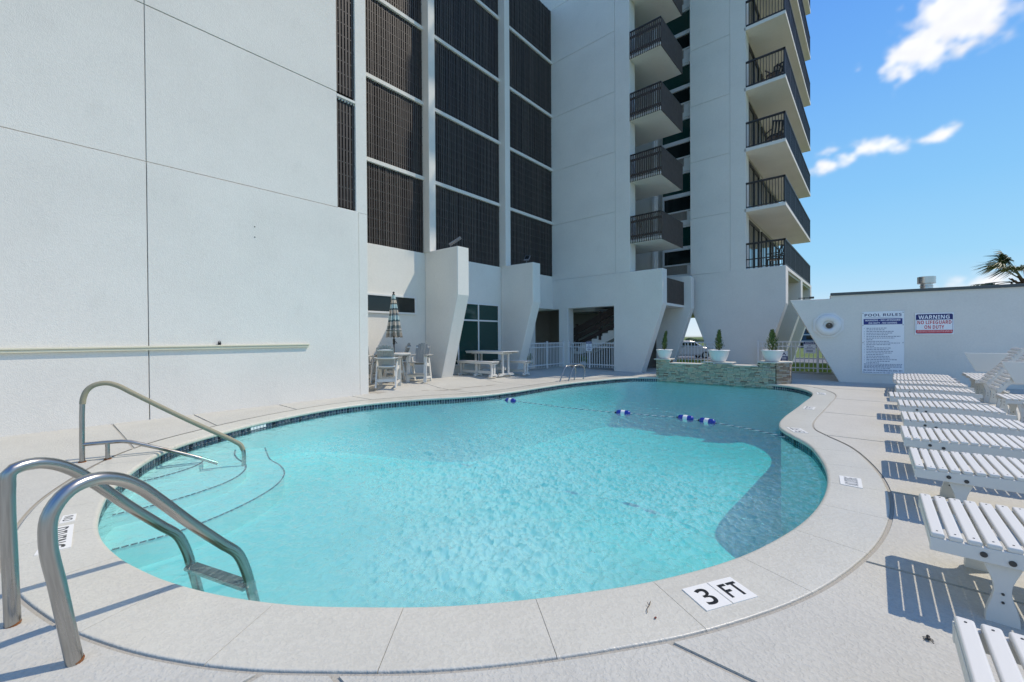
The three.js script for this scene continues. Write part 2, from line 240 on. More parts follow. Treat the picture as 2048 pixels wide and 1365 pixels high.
{
  const deck = setting('pool_deck');
  const outer = [[-9, -10.99], [18.35, -10.99], [18.35, 9], [-9, 9]];
  const shape = new THREE.Shape(outer.map(([x, z]) => new THREE.Vector2(x, -z))); shape.holes.push(ringShape(COPING + .022));
  const pts = shape.extractPoints(1), tri = THREE.ShapeUtils.triangulateShape(pts.shape, pts.holes), all = [...pts.shape, ...pts.holes.flat()];
  const tris = tri.map((t) => t.map((k) => [all[k].x, -all[k].y]));
  const cuts = [-9, -5.4, -3.2, -1.1, .78, 1.86, 3.31, 4.93, 7.19, 9.33, 11.5, 13.7, 16.1, 18.35], gap = .014;
  const slab = (x0, x1, z0, z1) => {
    const pos = [], sub = []; const xs = [x0 + gap], zs = [z0 + gap]; for (let x = Math.ceil(x0 * 2 + .1) / 2; x < x1 - .1; x += .5) xs.push(x); xs.push(x1 - gap);
    for (let z = -10.5; z < -8; z += .5) if (z > z0 + .1 && z < z1 - .1) zs.push(z); zs.push(z1 - gap);
    const steep = z0 < -8.5;
    for (const t of tris) {
      let p = clipTri(t, (q) => q[0] - (x0 + gap)); if (p.length > 2) p = clipTri(p, (q) => x1 - gap - q[0]); if (p.length > 2) p = clipTri(p, (q) => q[1] - (z0 + gap)); if (p.length > 2) p = clipTri(p, (q) => z1 - gap - q[1]);
      if (p.length < 3) continue;
      if (!steep) { sub.push(p); continue; }
      for (let a = 0; a + 1 < xs.length; a++) { let q = clipTri(p, (k) => k[0] - xs[a]); if (q.length > 2) q = clipTri(q, (k) => xs[a + 1] - k[0]); if (q.length < 3) continue; for (let b = 0; b + 1 < zs.length; b++) { let w = clipTri(q, (k) => k[1] - zs[b]); if (w.length > 2) w = clipTri(w, (k) => zs[b + 1] - k[1]); if (w.length > 2) sub.push(w); } }
    }
    const edge = (q) => Math.abs(q[0] - (x0 + gap)) < 1e-5 ? 1 : Math.abs(q[0] - (x1 - gap)) < 1e-5 ? 2 : Math.abs(q[1] - (z0 + gap)) < 1e-5 ? 4 : Math.abs(q[1] - (z1 - gap)) < 1e-5 ? 8 : 0;
    for (const p of sub) {
      for (let i = 1; i + 1 < p.length; i++) for (const q of [p[0], p[i + 1], p[i]]) pos.push(q[0], ground(q[0], q[1]), q[1]);
      for (let i = 0; i < p.length; i++) { const a = p[i], b = p[(i + 1) % p.length], e = edge(a); if (e && e === edge(b)) { const ya = ground(...a), yb = ground(...b); pos.push(a[0], ya, a[1], b[0], yb, b[1], b[0], yb - .03, b[1], a[0], ya, a[1], b[0], yb - .03, b[1], a[0], ya - .03, a[1]); } }
    }
    if (!pos.length) return;
    const g = new THREE.BufferGeometry(); g.setAttribute('position', new THREE.Float32BufferAttribute(pos, 3)); g.setAttribute('uv', new THREE.Float32BufferAttribute(new Float32Array(pos.length / 3 * 2), 2));
    // make tops face up
    const a = g.attributes.position.array; for (let i = 0; i < a.length; i += 9) { const ux = a[i + 3] - a[i], uz = a[i + 5] - a[i + 2], vx = a[i + 6] - a[i], vz = a[i + 8] - a[i + 2]; if (uz * vx - ux * vz < -1e-9) for (let c = 0; c < 3; c++) { const t = a[i + 3 + c]; a[i + 3 + c] = a[i + 6 + c]; a[i + 6 + c] = t; } }
    g.computeVertexNormals(); part(deck, 'deck_slab', g, M.deck);
  };
  for (let i = 0; i + 1 < cuts.length; i++) { const zc = cuts[i + 1] <= 2 ? [-10.99, -6.78, -1.9, 3, 9] : [-10.99, -4.2, 3, 9]; for (let k = 0; k + 1 < zc.length; k++) slab(cuts[i], cuts[i + 1], zc[k], zc[k + 1]); }
  part(deck, 'joint_filler', ringBand(.03, COPING - .03, -.006), M.mortar);
  // bedding seen in the joints
  const bed = new THREE.Shape([[-9, -8.6], [18.35, -8.6], [18.35, 9], [-9, 9]].map(([x, z]) => new THREE.Vector2(x, -z))); bed.holes.push(ringShape(.15));
  part(deck, 'joint_filler', new THREE.ShapeGeometry(bed).rotateX(-Math.PI / 2).translate(0, -.009, 0), M.joint);
  const bed2 = new THREE.PlaneGeometry(27.35, 2.39, 54, 10).rotateX(-Math.PI / 2).translate(4.675, 0, -9.795); { const p = bed2.attributes.position; for (let i = 0; i < p.count; i++) p.setY(i, ground(p.getX(i), p.getZ(i)) - .013); }
  part(deck, 'joint_filler', bed2, M.joint);
  part(deck, 'deck_edge', box(18.51, 18.6, LAND - .1, .06, -2.75, -.6, .01), M.deck);
  part(deck, 'deck_edge', box(18.3, 18.5, LAND - .1, -.004, -11, 9), M.deck);
  // coping slabs round the pool
  const nS = Math.round(perimeter / .68);
  const prof = [[.032, -.062], [.012, -.058], [.002, -.045], [0, -.028], [.004, -.014], [.014, -.005], [.032, 0], [.2, .001], [COPING - .012, .001], [COPING, -.004], [COPING, -.05]];
  for (let s = 0; s < nS; s++) {
    const f0 = (s + .22) / nS * NE + .025, f1 = (s + 1.22) / nS * NE - .025, n = 12, pos = [], idx = [], at = (f, o, y) => { const i = Math.floor(f), t = f - i, a = offs(i, o, y), b = offs(i + 1, o, y); return a.lerp(b, t); };
    for (let k = 0; k <= n; k++) for (const [o, y] of prof) { const p = at(lerp(f0, f1, k / n), o, y); pos.push(p.x, p.y, p.z); }
    const m = prof.length; for (let k = 0; k < n; k++) for (let j = 0; j + 1 < m; j++) { const a = k * m + j, b = a + m; idx.push(a, b, a + 1, a + 1, b, b + 1); }
    for (const k of [0, n]) { const b0 = pos.length / 3; for (let j = 0; j < m; j++) pos.push(pos[(k * m + j) * 3], pos[(k * m + j) * 3 + 1], pos[(k * m + j) * 3 + 2]); for (let j = 1; j + 1 < m; j++) idx.push(b0, b0 + j, b0 + j + 1); }
    const g = new THREE.BufferGeometry(); g.setAttribute('position', new THREE.Float32BufferAttribute(pos, 3)); g.setIndex(idx); g.computeVertexNormals();
    if (g.attributes.normal.getY(7) < 0) { const a = idx; for (let i = 0; i < a.length; i += 3) { const t = a[i]; a[i] = a[i + 1]; a[i + 1] = t; } g.setIndex(a); g.computeVertexNormals(); }
    // keep smooth normals: planar uv
    const uv = new Float32Array(pos.length / 3 * 2); for (let i = 0; i < pos.length / 3; i++) { uv[2 * i] = pos[3 * i]; uv[2 * i + 1] = pos[3 * i + 2] + pos[3 * i + 1]; } g.setAttribute('uv', new THREE.BufferAttribute(uv, 2));
    const me = new THREE.Mesh(g, M.coping); me.name = 'coping_slab'; deck.add(me);
  }
  { // dried puddle marks near the buttress
    const sm = [std({ color: C(.33, .30, .245), roughness: .9 }), std({ color: C(.40, .37, .31), roughness: .9 })];
    for (const [x, z, rx, rz, a, mi] of [[7.05, -8.55, .55, .05, .45, 0], [7.9, -8.5, .45, .035, .2, 1], [7.35, -8.72, .3, .03, .6, 1], [8.6, -8.35, .22, .025, .1, 0]]) { const s = new THREE.Shape(); for (let i = 0; i <= 40; i++) { const t = i / 40 * 6.283, k = .6 + .7 * fbm(Math.cos(t) * .2 + .5 + x, Math.sin(t) * .2 + .5, 8, 3, 161); const px = Math.cos(t) * rx * k, pz = Math.sin(t) * rz * k; s[i ? 'lineTo' : 'moveTo'](px * Math.cos(a) - pz * Math.sin(a), -(px * Math.sin(a) + pz * Math.cos(a))); } const g = new THREE.ShapeGeometry(s).rotateX(-Math.PI / 2).translate(x, 0, z), q = g.attributes.position; for (let i = 0; i < q.count; i++) q.setY(i, ground(q.getX(i), q.getZ(i)) + .005); part(deck, 'puddle_mark', g, sm[mi]); }
  }
  // depth markers let into the coping and the deck
  const marker = (parts, tl, tr, br, bl) => { // each tile: [text, share of width]
    const P = (u, v, y) => { const a = [lerp(tl[0], tr[0], u), lerp(tl[1], tr[1], u)], b = [lerp(bl[0], br[0], u), lerp(bl[1], br[1], u)]; return V(lerp(a[0], b[0], v), y, lerp(a[1], b[1], v)); };
    let u0 = 0; for (const [text, w, font, rows] of parts) {
      const u1 = u0 + w, W = Math.hypot(tr[0] - tl[0], tr[1] - tl[1]) * w, H = Math.hypot(bl[0] - tl[0], bl[1] - tl[1]);
      const tex = canvasTex(512, Math.max(64, Math.round(512 * H / W)), (g, cw, ch) => {
        g.fillStyle = '#e6e5df'; g.fillRect(0, 0, cw, ch); g.fillStyle = '#1d1d20'; g.textAlign = 'center'; g.textBaseline = 'middle';
        const list = text.split('\n'); list.forEach((t, i) => { g.save(); g.translate(cw / 2, ch * (i + .5) / list.length + ch * .02); const px = ch / list.length * font; g.font = `bold ${px}px sans-serif`; const k = Math.min(1.3, (cw * rows) / Math.max(1, g.measureText(t).width)); g.scale(k, 1); g.fillText(t, 0, 0); g.restore(); });
      });
      const e = .012 / Math.max(W, .1) * w, q = [P(u0 + e * .3, 0, .0062), P(u1 - e * .3, 0, .0062), P(u1 - e * .3, 1, .0062), P(u0 + e * .3, 1, .0062)], low = q.map((p) => p.clone().setY(-.01)), pos = [], uv = [];
      const quad = (a, b, c, d, t) => { for (const [p, s] of [[a, t[0]], [c, t[2]], [b, t[1]], [a, t[0]], [d, t[3]], [c, t[2]]]) { pos.push(p.x, p.y, p.z); uv.push(...s); } };
      quad(q[0], q[1], q[2], q[3], [[0, 1], [1, 1], [1, 0], [0, 0]]); const z0 = [.01, .99]; for (let i = 0; i < 4; i++) { const j = (i + 1) % 4; quad(q[j], q[i], low[i], low[j], [z0, z0, z0, z0]); }
      const g = new THREE.BufferGeometry(); g.setAttribute('position', new THREE.Float32BufferAttribute(pos, 3)); g.setAttribute('uv', new THREE.Float32BufferAttribute(uv, 2)); g.computeVertexNormals();
      const up = g.attributes.normal.getY(0); if (up < 0) flip(g);
      part(deck, 'depth_marker_tile', g, std({ map: tex, roughness: .35, side: THREE.DoubleSide })); u0 = u1;
    }
  };
  marker([['3', .5, .95, .52], ['FT', .5, .85, .8]], [2.287, -.784], [2.589, -.613], [2.490, -.455], [2.185, -.627]);
  marker([['NO', 1, .9, .8]], [.185, -4.765], [.168, -4.59], [.085, -4.60], [.112, -4.785]);
  marker([['DIVING', 1, .92, .92]], [.160, -4.51], [.128, -4.02], [-.035, -4.04], [.045, -4.535]);
  marker([['NO DIVING', 1, .86, .84]], [4.875, -.225], [5.172, -.25], [5.184, -.085], [4.86, -.066]);
  marker([['5 FT', 1, .9, .9]], [7.10, -.855], [7.40, -.99], [7.45, -.81], [7.14, -.68]);
  marker([['7 FT', 1, .9, .9]], [9.47, -1.0], [9.85, -1.0], [9.85, -.83], [9.47, -.83]);
  marker([['8 FT', 1, .9, .9]], [12.05, -.985], [12.42, -1.03], [12.46, -.86], [12.07, -.82]);
}

// ---------------------------------------------------------------- pool shell and water
const depthAt = (x) => -(.12 + .52 + .95 * smooth((x - 2.2) / 4.8));
{
  const pool = setting('swimming_pool');
  const pos = [], idx = [], N2 = NE; for (let i = 0; i <= N2; i++) { const a = offs(i, .03, -.02), b = offs(i, .03, -2.9); pos.push(a.x, a.y, a.z, b.x, b.y, b.z); }
  for (let i = 0; i < N2; i++) { const a = 2 * i; idx.push(a, a + 1, a + 2, a + 2, a + 1, a + 3); }
  const g = new THREE.BufferGeometry(); g.setAttribute('position', new THREE.Float32BufferAttribute(pos, 3)); g.setIndex(idx); g.computeVertexNormals();
  M.plaster.side = THREE.DoubleSide; part(pool, 'pool_wall', g, M.plaster);
  const fl = new THREE.PlaneGeometry(15, 9, 90, 40).rotateX(-Math.PI / 2).translate(7.2, 0, -4.2), fp = fl.attributes.position; for (let i = 0; i < fp.count; i++) fp.setY(i, depthAt(fp.getX(i))); fl.computeVertexNormals();
  part(pool, 'pool_floor', fl, M.plaster);
  // entry steps with a navy mosaic line along each edge
  const lines = [[[.55, -6.12], [.82, -6.16], [1.08, -6.25], [1.31, -6.42], [1.42, -6.66], [1.40, -6.9], [1.30, -7.05]], [[.42, -5.5], [.81, -5.5], [1.16, -5.59], [1.48, -5.76], [1.70, -6.03], [1.81, -6.35], [1.82, -6.7], [1.86, -7.0], [1.95, -7.3]], [[.33, -4.92], [.80, -4.90], [1.21, -5.03], [1.59, -5.25], [1.91, -5.54], [2.14, -5.92], [2.24, -6.35], [2.26, -6.8], [2.35, -7.2], [2.45, -7.6]]];
  const tops = [-.20, -.30, -.42], tile = [];
  lines.forEach((l, k) => {
    const c = new THREE.CatmullRomCurve3(l.map(([x, z]) => V(x, 0, z)), false, 'centripetal'), p = c.getSpacedPoints(60), poly = [...p.map((q) => new THREE.Vector2(q.x, -q.z)), new THREE.Vector2(1.2, 8.3), new THREE.Vector2(-.2, 7.5), new THREE.Vector2(-.3, 5)];
    const s = new THREE.ExtrudeGeometry(new THREE.Shape(poly), { depth: tops[k] + 1.6, bevelEnabled: false }).rotateX(-Math.PI / 2).translate(0, -1.6, 0);
    part(pool, 'entry_step', s, M.plaster);
    const n = Math.floor(c.getLength() / .058), q = c.getSpacedPoints(n); for (let i = 0; i < n; i++) { const a = q[i], b = q[i + 1], d = b.clone().sub(a), m = a.clone().lerp(b, .5); const t = new THREE.BoxGeometry(.046, .005, .019).rotateY(Math.atan2(-d.z, d.x)).translate(m.x, tops[k] + .003, m.z); tile.push(t); }
  });
  part(pool, 'mosaic_line', tile, M.navy, { stuff: true });
  // waterline mosaic, two courses
  const bands = tileV.map(() => []), per = Math.floor(perimeter / .054);
  const band = curve.getSpacedPoints(per); const blank = [];
  for (let i = 0; i < per; i++) { const f = (i + .5) / per * NE, k = Math.floor(f), p = offs(k, .024), n = nrm[k % NE]; for (const y of [-.085, -.137]) { const t = new THREE.BoxGeometry(.047, .046, .014).rotateY(Math.atan2(n.x, n.z)).translate(p.x, y, p.z); (Math.abs(i / per - .887) < .0045 && y > -.1 ? blank : bands[Math.floor(rnd() * 4)]).push(t); } }
  bands.forEach((b, i) => part(pool, 'waterline_tile', b, tileV[i], { stuff: true }));
  if (blank.length) part(pool, 'waterline_tile', blank, M.tileWhite, { stuff: true });
  // rope anchors
  // water: a rippled sheet with real waves, denser chop where the inlets push
  const ws = []; for (let i = 0; i < 54; i++) { const L = .036 * Math.pow(16, Math.pow(rnd(), 1.15)), a = rnd() * 6.283; ws.push([Math.cos(a) * 6.283 / L, Math.sin(a) * 6.283 / L, rnd() * 6.283, L / 6.283, L]); }
  const lump = (x, z, cx, cz, rx, rz) => Math.exp(-(Math.pow((x - cx) / rx, 2) + Math.pow((z - cz) / rz, 2)));
  const chop = (x, z) => { const a = Math.max(lump(x, z, 2.2, -2.1, 1.3, 1.2), lump(x, z, 3.2, -2.9, 1.9, 1.9), .8 * lump(x, z, 3.6, -1.4, 1.5, 1.0)), b = lump(x, z, 5.2, -4.2, 3.2, 2.3), c = lump(x, z, 2.6, -5.6, .8, .8); return .024 + .100 * a + .055 * b * (1 - a) + .045 * c * (1 - a) + .006 * smooth((x - 3) / 4); };
  const x0 = .05, x1 = 14.05, z0 = -8.3, z1 = -.2, cell = .0112, nx = Math.ceil((x1 - x0) / cell), nz = Math.ceil((z1 - z0) / cell), id = new Int32Array((nx + 1) * (nz + 1)).fill(-1), wp = [], wn = [], wi = [];
  const rowIn = []; for (let j = 0; j <= nz; j++) { const z = z0 + j * cell, xs = []; for (let i = 0, k = NE - 1; i < NE; k = i++) { const a = offs(i, .045), b = offs(k, .045); if ((a.z > z) !== (b.z > z)) xs.push(((b.x - a.x) * (z - a.z)) / (b.z - a.z) + a.x); } xs.sort((a, b) => a - b); rowIn.push(xs); }
  const isIn = (j, x) => { const xs = rowIn[j]; let c = 0; for (const q of xs) if (q < x) c++; return c & 1; };
  const cellH = (x, z, G, sd) => { const gx = x / G, gz = z / G, ix = Math.floor(gx), iz = Math.floor(gz); let best = 9, bx = 0, bz = 0; for (let a = -1; a <= 1; a++) for (let b = -1; b <= 1; b++) { const px = ix + a + h3(ix + a, iz + b, sd), pz = iz + b + h3(ix + a, iz + b, sd + 7), dx = gx - px, dz = gz - pz, q = dx * dx + dz * dz; if (q < best) { best = q; bx = dx; bz = dz; } } return [bx, bz, best * G]; }; // small bowls between sharp crests, as wind chop looks from above
  const vert = (i, j) => { const k = j * (nx + 1) + i; if (id[k] >= 0) return id[k]; const x = x0 + i * cell, z = z0 + j * cell, s = chop(x, z); let h = 0, hx = 0, hz = 0; for (const w of ws) { const q = w[0] * x + w[1] * z + w[2], e = w[4] < .2 ? .8 * s : .35 * s + .006, co = Math.cos(q); h += e * w[3] * Math.sin(q); hx += e * w[3] * w[0] * co; hz += e * w[3] * w[1] * co; } for (const [G, sd, f] of [[.058, 1, .85], [.037, 31, .6]]) { const wx = x + .03 * Math.sin(z * 9 + 1) + .012 * Math.sin(z * 31), wz = z + .03 * Math.sin(x * 8) + .012 * Math.sin(x * 27), c = cellH(wx, wz, G, sd), k = f * Math.max(0, s - .018) * 13; h += k * c[2] * .5; hx += k * c[0]; hz += k * c[1]; } wp.push(x, WATER + h, z); const l = Math.hypot(hx, 1, hz); wn.push(-hx / l, 1 / l, -hz / l); return (id[k] = wp.length / 3 - 1); };
  for (let j = 0; j < nz; j++) for (let i = 0; i < nx; i++) { const x = x0 + (i + .5) * cell; if (isIn(j, x) || isIn(j + 1, x)) { const a = vert(i, j), b = vert(i + 1, j), c = vert(i, j + 1), d = vert(i + 1, j + 1); wi.push(a, c, b, b, c, d); } }
  const wg = new THREE.BufferGeometry(); wg.setAttribute('position', new THREE.Float32BufferAttribute(wp, 3)); wg.setAttribute('normal', new THREE.Float32BufferAttribute(wn, 3)); wg.setIndex(wi);
  M.water = phys({ color: C(1, 1, 1), transmission: 1, thickness: 1, ior: 1.333, roughness: 0.0, attenuationColor: C(.67, .945, .955), attenuationDistance: 1, opacity: .015, transparent: true, specularIntensity: 0 });
  // the chop over the inlets is full of fine air bubbles, which scatter the light; elsewhere the water is clear
  const airy = dataTex(256, (u, v) => { const x = lerp(x0, x1, u), z = lerp(z0, z1, v), k = clamp((chop(x, z) - .024) / .10); const t = .985 - .36 * k; return [t, t, t]; });
  const pg = wg; { const p = pg.attributes.position, uv = new Float32Array(p.count * 2); for (let i = 0; i < p.count; i++) { uv[2 * i] = (p.getX(i) - x0) / (x1 - x0); uv[2 * i + 1] = (p.getZ(i) - z0) / (z1 - z0); } pg.setAttribute('uv', new THREE.BufferAttribute(uv, 2)); }
  const pane = new THREE.Mesh(pg, phys({ color: C(.60, .88, .88), transmission: 1, transmissionMap: airy, thickness: 0, ior: 1.333, roughness: .0 })); pane.name = 'water_surface'; pane.userData.kind = 'structure'; scene.add(pane);
  const body = new THREE.ShapeGeometry(ringShape(.04, THREE.Shape)).rotateX(-Math.PI / 2).translate(0, WATER - .085, 0);
  const water = new THREE.Mesh(body, M.water); water.name = 'pool_water'; water.userData.kind = 'structure'; scene.add(water);
}
// ---------------------------------------------------------------- hotel wing along the deck (stucco block, louvred bays, buttresses)
const FL = 2.42; // storey height
{
  const t = thing('hotel_wing', 'white stucco hotel wing with brown slatted bays and slanted buttresses along the deck', 'building', [-8, 0, -9.45]);
  const ZW = -9.45;
  // body behind the panels
  part(t, 'wall_core', [box(-8, 4.62, -.3, 16, -13.9, ZW - .03), box(4.62, 5.15, -.3, 4.42, -13.9, ZW - .03), box(4.62, 5.15, 4.42, 16, -13.9, ZW - .15)], M.groove);
  const xs = [-8, -4.6, -1.7, 1.25], ys = [[-.2, 4.46, .014], [4.46, 7.16, 0], [7.16, 9.86, .004], [9.86, 12.56, 0], [12.56, 16, 0]];
  for (const [y0, y1, o] of ys) {
    for (let i = 0; i + 1 < xs.length; i++) part(t, 'wall_panel', box(xs[i] + .006, xs[i + 1] - .006, y0 + .007, y1 - .007, ZW - .03, ZW + o, .006), M.stucco);
    part(t, 'wall_panel', box(1.256, y0 < 0 ? 5.15 : 4.64, y0 + .007, y1 - .007, ZW - .03, ZW + o, .006), M.stucco);
  }
  part(t, 'corner_pier', box(5.16, 5.39, -.2, 4.449, -13.9, ZW + .002, .008), M.paint);
  part(t, 'corner_pier', box(5.10, 5.39, 4.452, 16, -13.9, ZW + .002, .008), M.paint);
  // narrow slatted strip between block and pier
  for (let k = 0; k < 4; k++) {
    const y0 = k === 0 ? 4.47 : 4.47 + k * 2.69, y1 = 4.45 + (k + 1) * 2.69 - .10;
    const slats = [], sp = []; for (let i = 0; i < 6; i++) { const x = 4.675 + i * .0775; slats.push(box(x - .027, x + .027, y0 + .04, y1, ZW - .1, ZW - .045, .008)); for (let y = y0 + .22; y < y1; y += .3) sp.push(cbox(.026, .014, .012, x + .039, y, ZW - .055)); }
    const s = part(t, 'slat_strip', box(4.62, 5.12, y0, y1 + .05, ZW - .14, ZW - .12), M.slatDark); part(s, 'slat', slats, M.slat, { stuff: true }); part(s, 'spacer', sp, M.spacer, { stuff: true });
    const lip = [box(4.64, 5.10, y1 + .03, y1 + .085, ZW - .03, ZW + .004, .004)]; part(t, 'strip_sill', lip, M.paint);
    const teeth = []; for (let i = 0; i < 7; i++) teeth.push(cyl(.016, .016, .055, 4.65 + i * .0735, y1 + .012, ZW - .05, 8)); part(t, 'sill_rib', teeth, M.paint, { stuff: true });
  }
  part(t, 'strip_sill', box(4.64, 5.10, 4.40, 4.468, ZW - .06, ZW + .01, .004), M.paint);
  for (const [x, y] of [[2.90, 3.66], [2.90, 3.45]]) part(t, 'anchor_hole', new THREE.CylinderGeometry(.012, .012, .012, 10).rotateX(Math.PI / 2).translate(x, y, ZW + .012), M.bolt);
  // louvred bays
  const ZL = -11, bays = [[5.39, 8.27], [8.53, 11.92], [12.21, 15.44]];
  part(t, 'wall_core', box(5.15, 15.44, 4.16, 16, -13.9, ZL - .12), M.slatDark);
  bays.forEach(([x0, x1], b) => {
    for (let f = 0; f < 5; f++) {
      const y0 = 4.15 + f * FL + (f ? .055 : .012), y1 = 4.15 + (f + 1) * FL - .065; const slats = [[], [], []], sp = [], n = Math.round((x1 - x0) / .0785), pt = (x1 - x0) / n;
      const tone = rr(.9, 1.1);
      for (let i = 0; i < n; i++) { const x = x0 + (i + .5) * pt, j = rr(-.006, .006); slats[Math.floor(rnd() * 2.999)].push(box(x - .027 + j * .5, x + .027 + j * .5, y0, y1, ZL - .075, ZL - .02 + j, .01)); for (let r = 0; r < 8; r++) sp.push(cbox(.022, .013, .012, x + pt / 2, y0 + .17 + r * .285, ZL - .03)); }
      const p = part(t, 'louvre_panel', box(x0, x1, y0, y1, ZL - .115, ZL - .10), M.slatDark); slats.forEach((q, k) => part(p, 'slat', q, M.slats[k], { stuff: true })); part(p, 'spacer', sp, M.spacer, { stuff: true });
      if (f) part(t, 'spandrel_band', box(x0, x1, 4.15 + f * FL - .062, 4.15 + f * FL + .052, ZL - .1, ZL + .035, .006), M.paint);
    }
  });
  for (const [x0, x1] of [[8.27, 8.53], [11.92, 12.21]]) part(t, 'column', box(x0, x1, 4.16, 16, ZL - .1, -10.70, .012), M.paint);
  // ground floor wall, higher than the deck, open to the passage in the last bay
  part(t, 'wall', box(5.3, 12.25, -.3, 4.148, ZL - .3, ZL, .004), M.paint);
  part(t, 'wall', box(12.25, 15.44, 2.66, 4.148, ZL - .3, ZL - .002, .004), M.paint);
  part(t, 'passage_wall', box(12.25, 14.6, -.3, 2.9, -11.7, -11.36), M.paint);
  // slanted buttresses
  for (const [x0, x1] of [[8.30, 8.76], [11.95, 12.40]]) part(t, 'buttress', slabZY([[ZL + .01, -.2], [-10.24, -.2], [-10.20, .1], [-9.40, 2.69], [-9.40, 4.15], [ZL + .01, 4.175]], x0, x1, .012), M.paint);
  // windows
  const win = (x0, x1, y0, y1, xm, ym, glass) => {
    const f = 0.055, fr = [box(x0, x1, y1 - f, y1, ZL + .002, ZL + .045, .004), box(x0, x1, y0, y0 + f, ZL + .002, ZL + .06, .004), box(x0, x0 + f, y0 + f, y1 - f, ZL + .002, ZL + .045, .004), box(x1 - f, x1, y0 + f, y1 - f, ZL + .002, ZL + .045, .004)];
    for (const x of xm) fr.push(box(x - f / 2, x + f / 2, y0 + f, y1 - f, ZL + .002, ZL + .042, .004));
    const w = part(t, 'window', fr, M.frame); let a = [x0 + f, ...xm.flatMap((x) => [x - f / 2, x + f / 2]), x1 - f];
    for (let i = 0; i < a.length; i += 2) { const yy = ym ? [[y0 + f, ym - f / 2], [ym + f / 2, y1 - f]] : [[y0 + f, y1 - f]]; for (const [p, q] of yy) part(w, 'pane', box(a[i], a[i + 1], p, q, ZL + .003, ZL + .018), glass); if (ym) part(w, 'transom', box(a[i], a[i + 1], ym - f / 2, ym + f / 2, ZL + .002, ZL + .042, .004), M.frame); }
  };
  win(5.45, 7.93, 2.13, 2.70, [7.05], 0, M.glassDark);
  win(8.9, 11.80, .40, 2.66, [9.7, 10.69], 2.02, M.glassTeal);
}
{ // cream trim rail on the stucco wall with a padlock
  const r = thing('wall_rail', 'long cream metal rail fixed along the white stucco wall', 'rail', [-8, 1.2, -9.43]);
  part(r, 'upper_lip', box(-8, 3.94, 1.245, 1.275, -9.433, -9.375, .006), M.cream); part(r, 'lower_lip', box(-8, 3.925, 1.20, 1.243, -9.433, -9.39, .006), M.cream);
  const l = thing('padlock', 'small black padlock on the cream wall rail', 'padlock', [2.27, 1.276, -9.40]);
  part(l, 'body', box(2.245, 2.295, 1.276, 1.33, -9.42, -9.385, .008), M.black); part(l, 'shackle', new THREE.TorusGeometry(.018, .005, 8, 16, Math.PI).translate(2.27, 1.33, -9.40), M.bolt);
}
for (const [x, y, z, turn, label] of [[8.55, 4.17, -10.0, -.9, 'grey floodlight tilted up on top of the nearer slanted buttress'], [12.2, 4.17, -9.9, .5, 'grey floodlight on a bent arm on top of the farther slanted buttress']]) {
  const f = thing('floodlight', label, 'floodlight', [x, y, z], 'floodlights on the buttresses'); f.rotation.y = turn; const m = std({ color: C(.22, .22, .23), roughness: .5, metalness: .3 });
  part(f, 'stem', tube([V(0, 0, 0), V(0, .1, 0), V(.04, .18, 0)], .014, 12, 8), m, { local: true }); part(f, 'head', bar(V(-.04, .14, 0), V(.32, .36, 0), .2, .05, .012), m, { local: true }); part(f, 'lens', bar(V(-.01, .185, 0), V(.28, .36, 0), .16, .01), M.glassDark, { local: true });
}

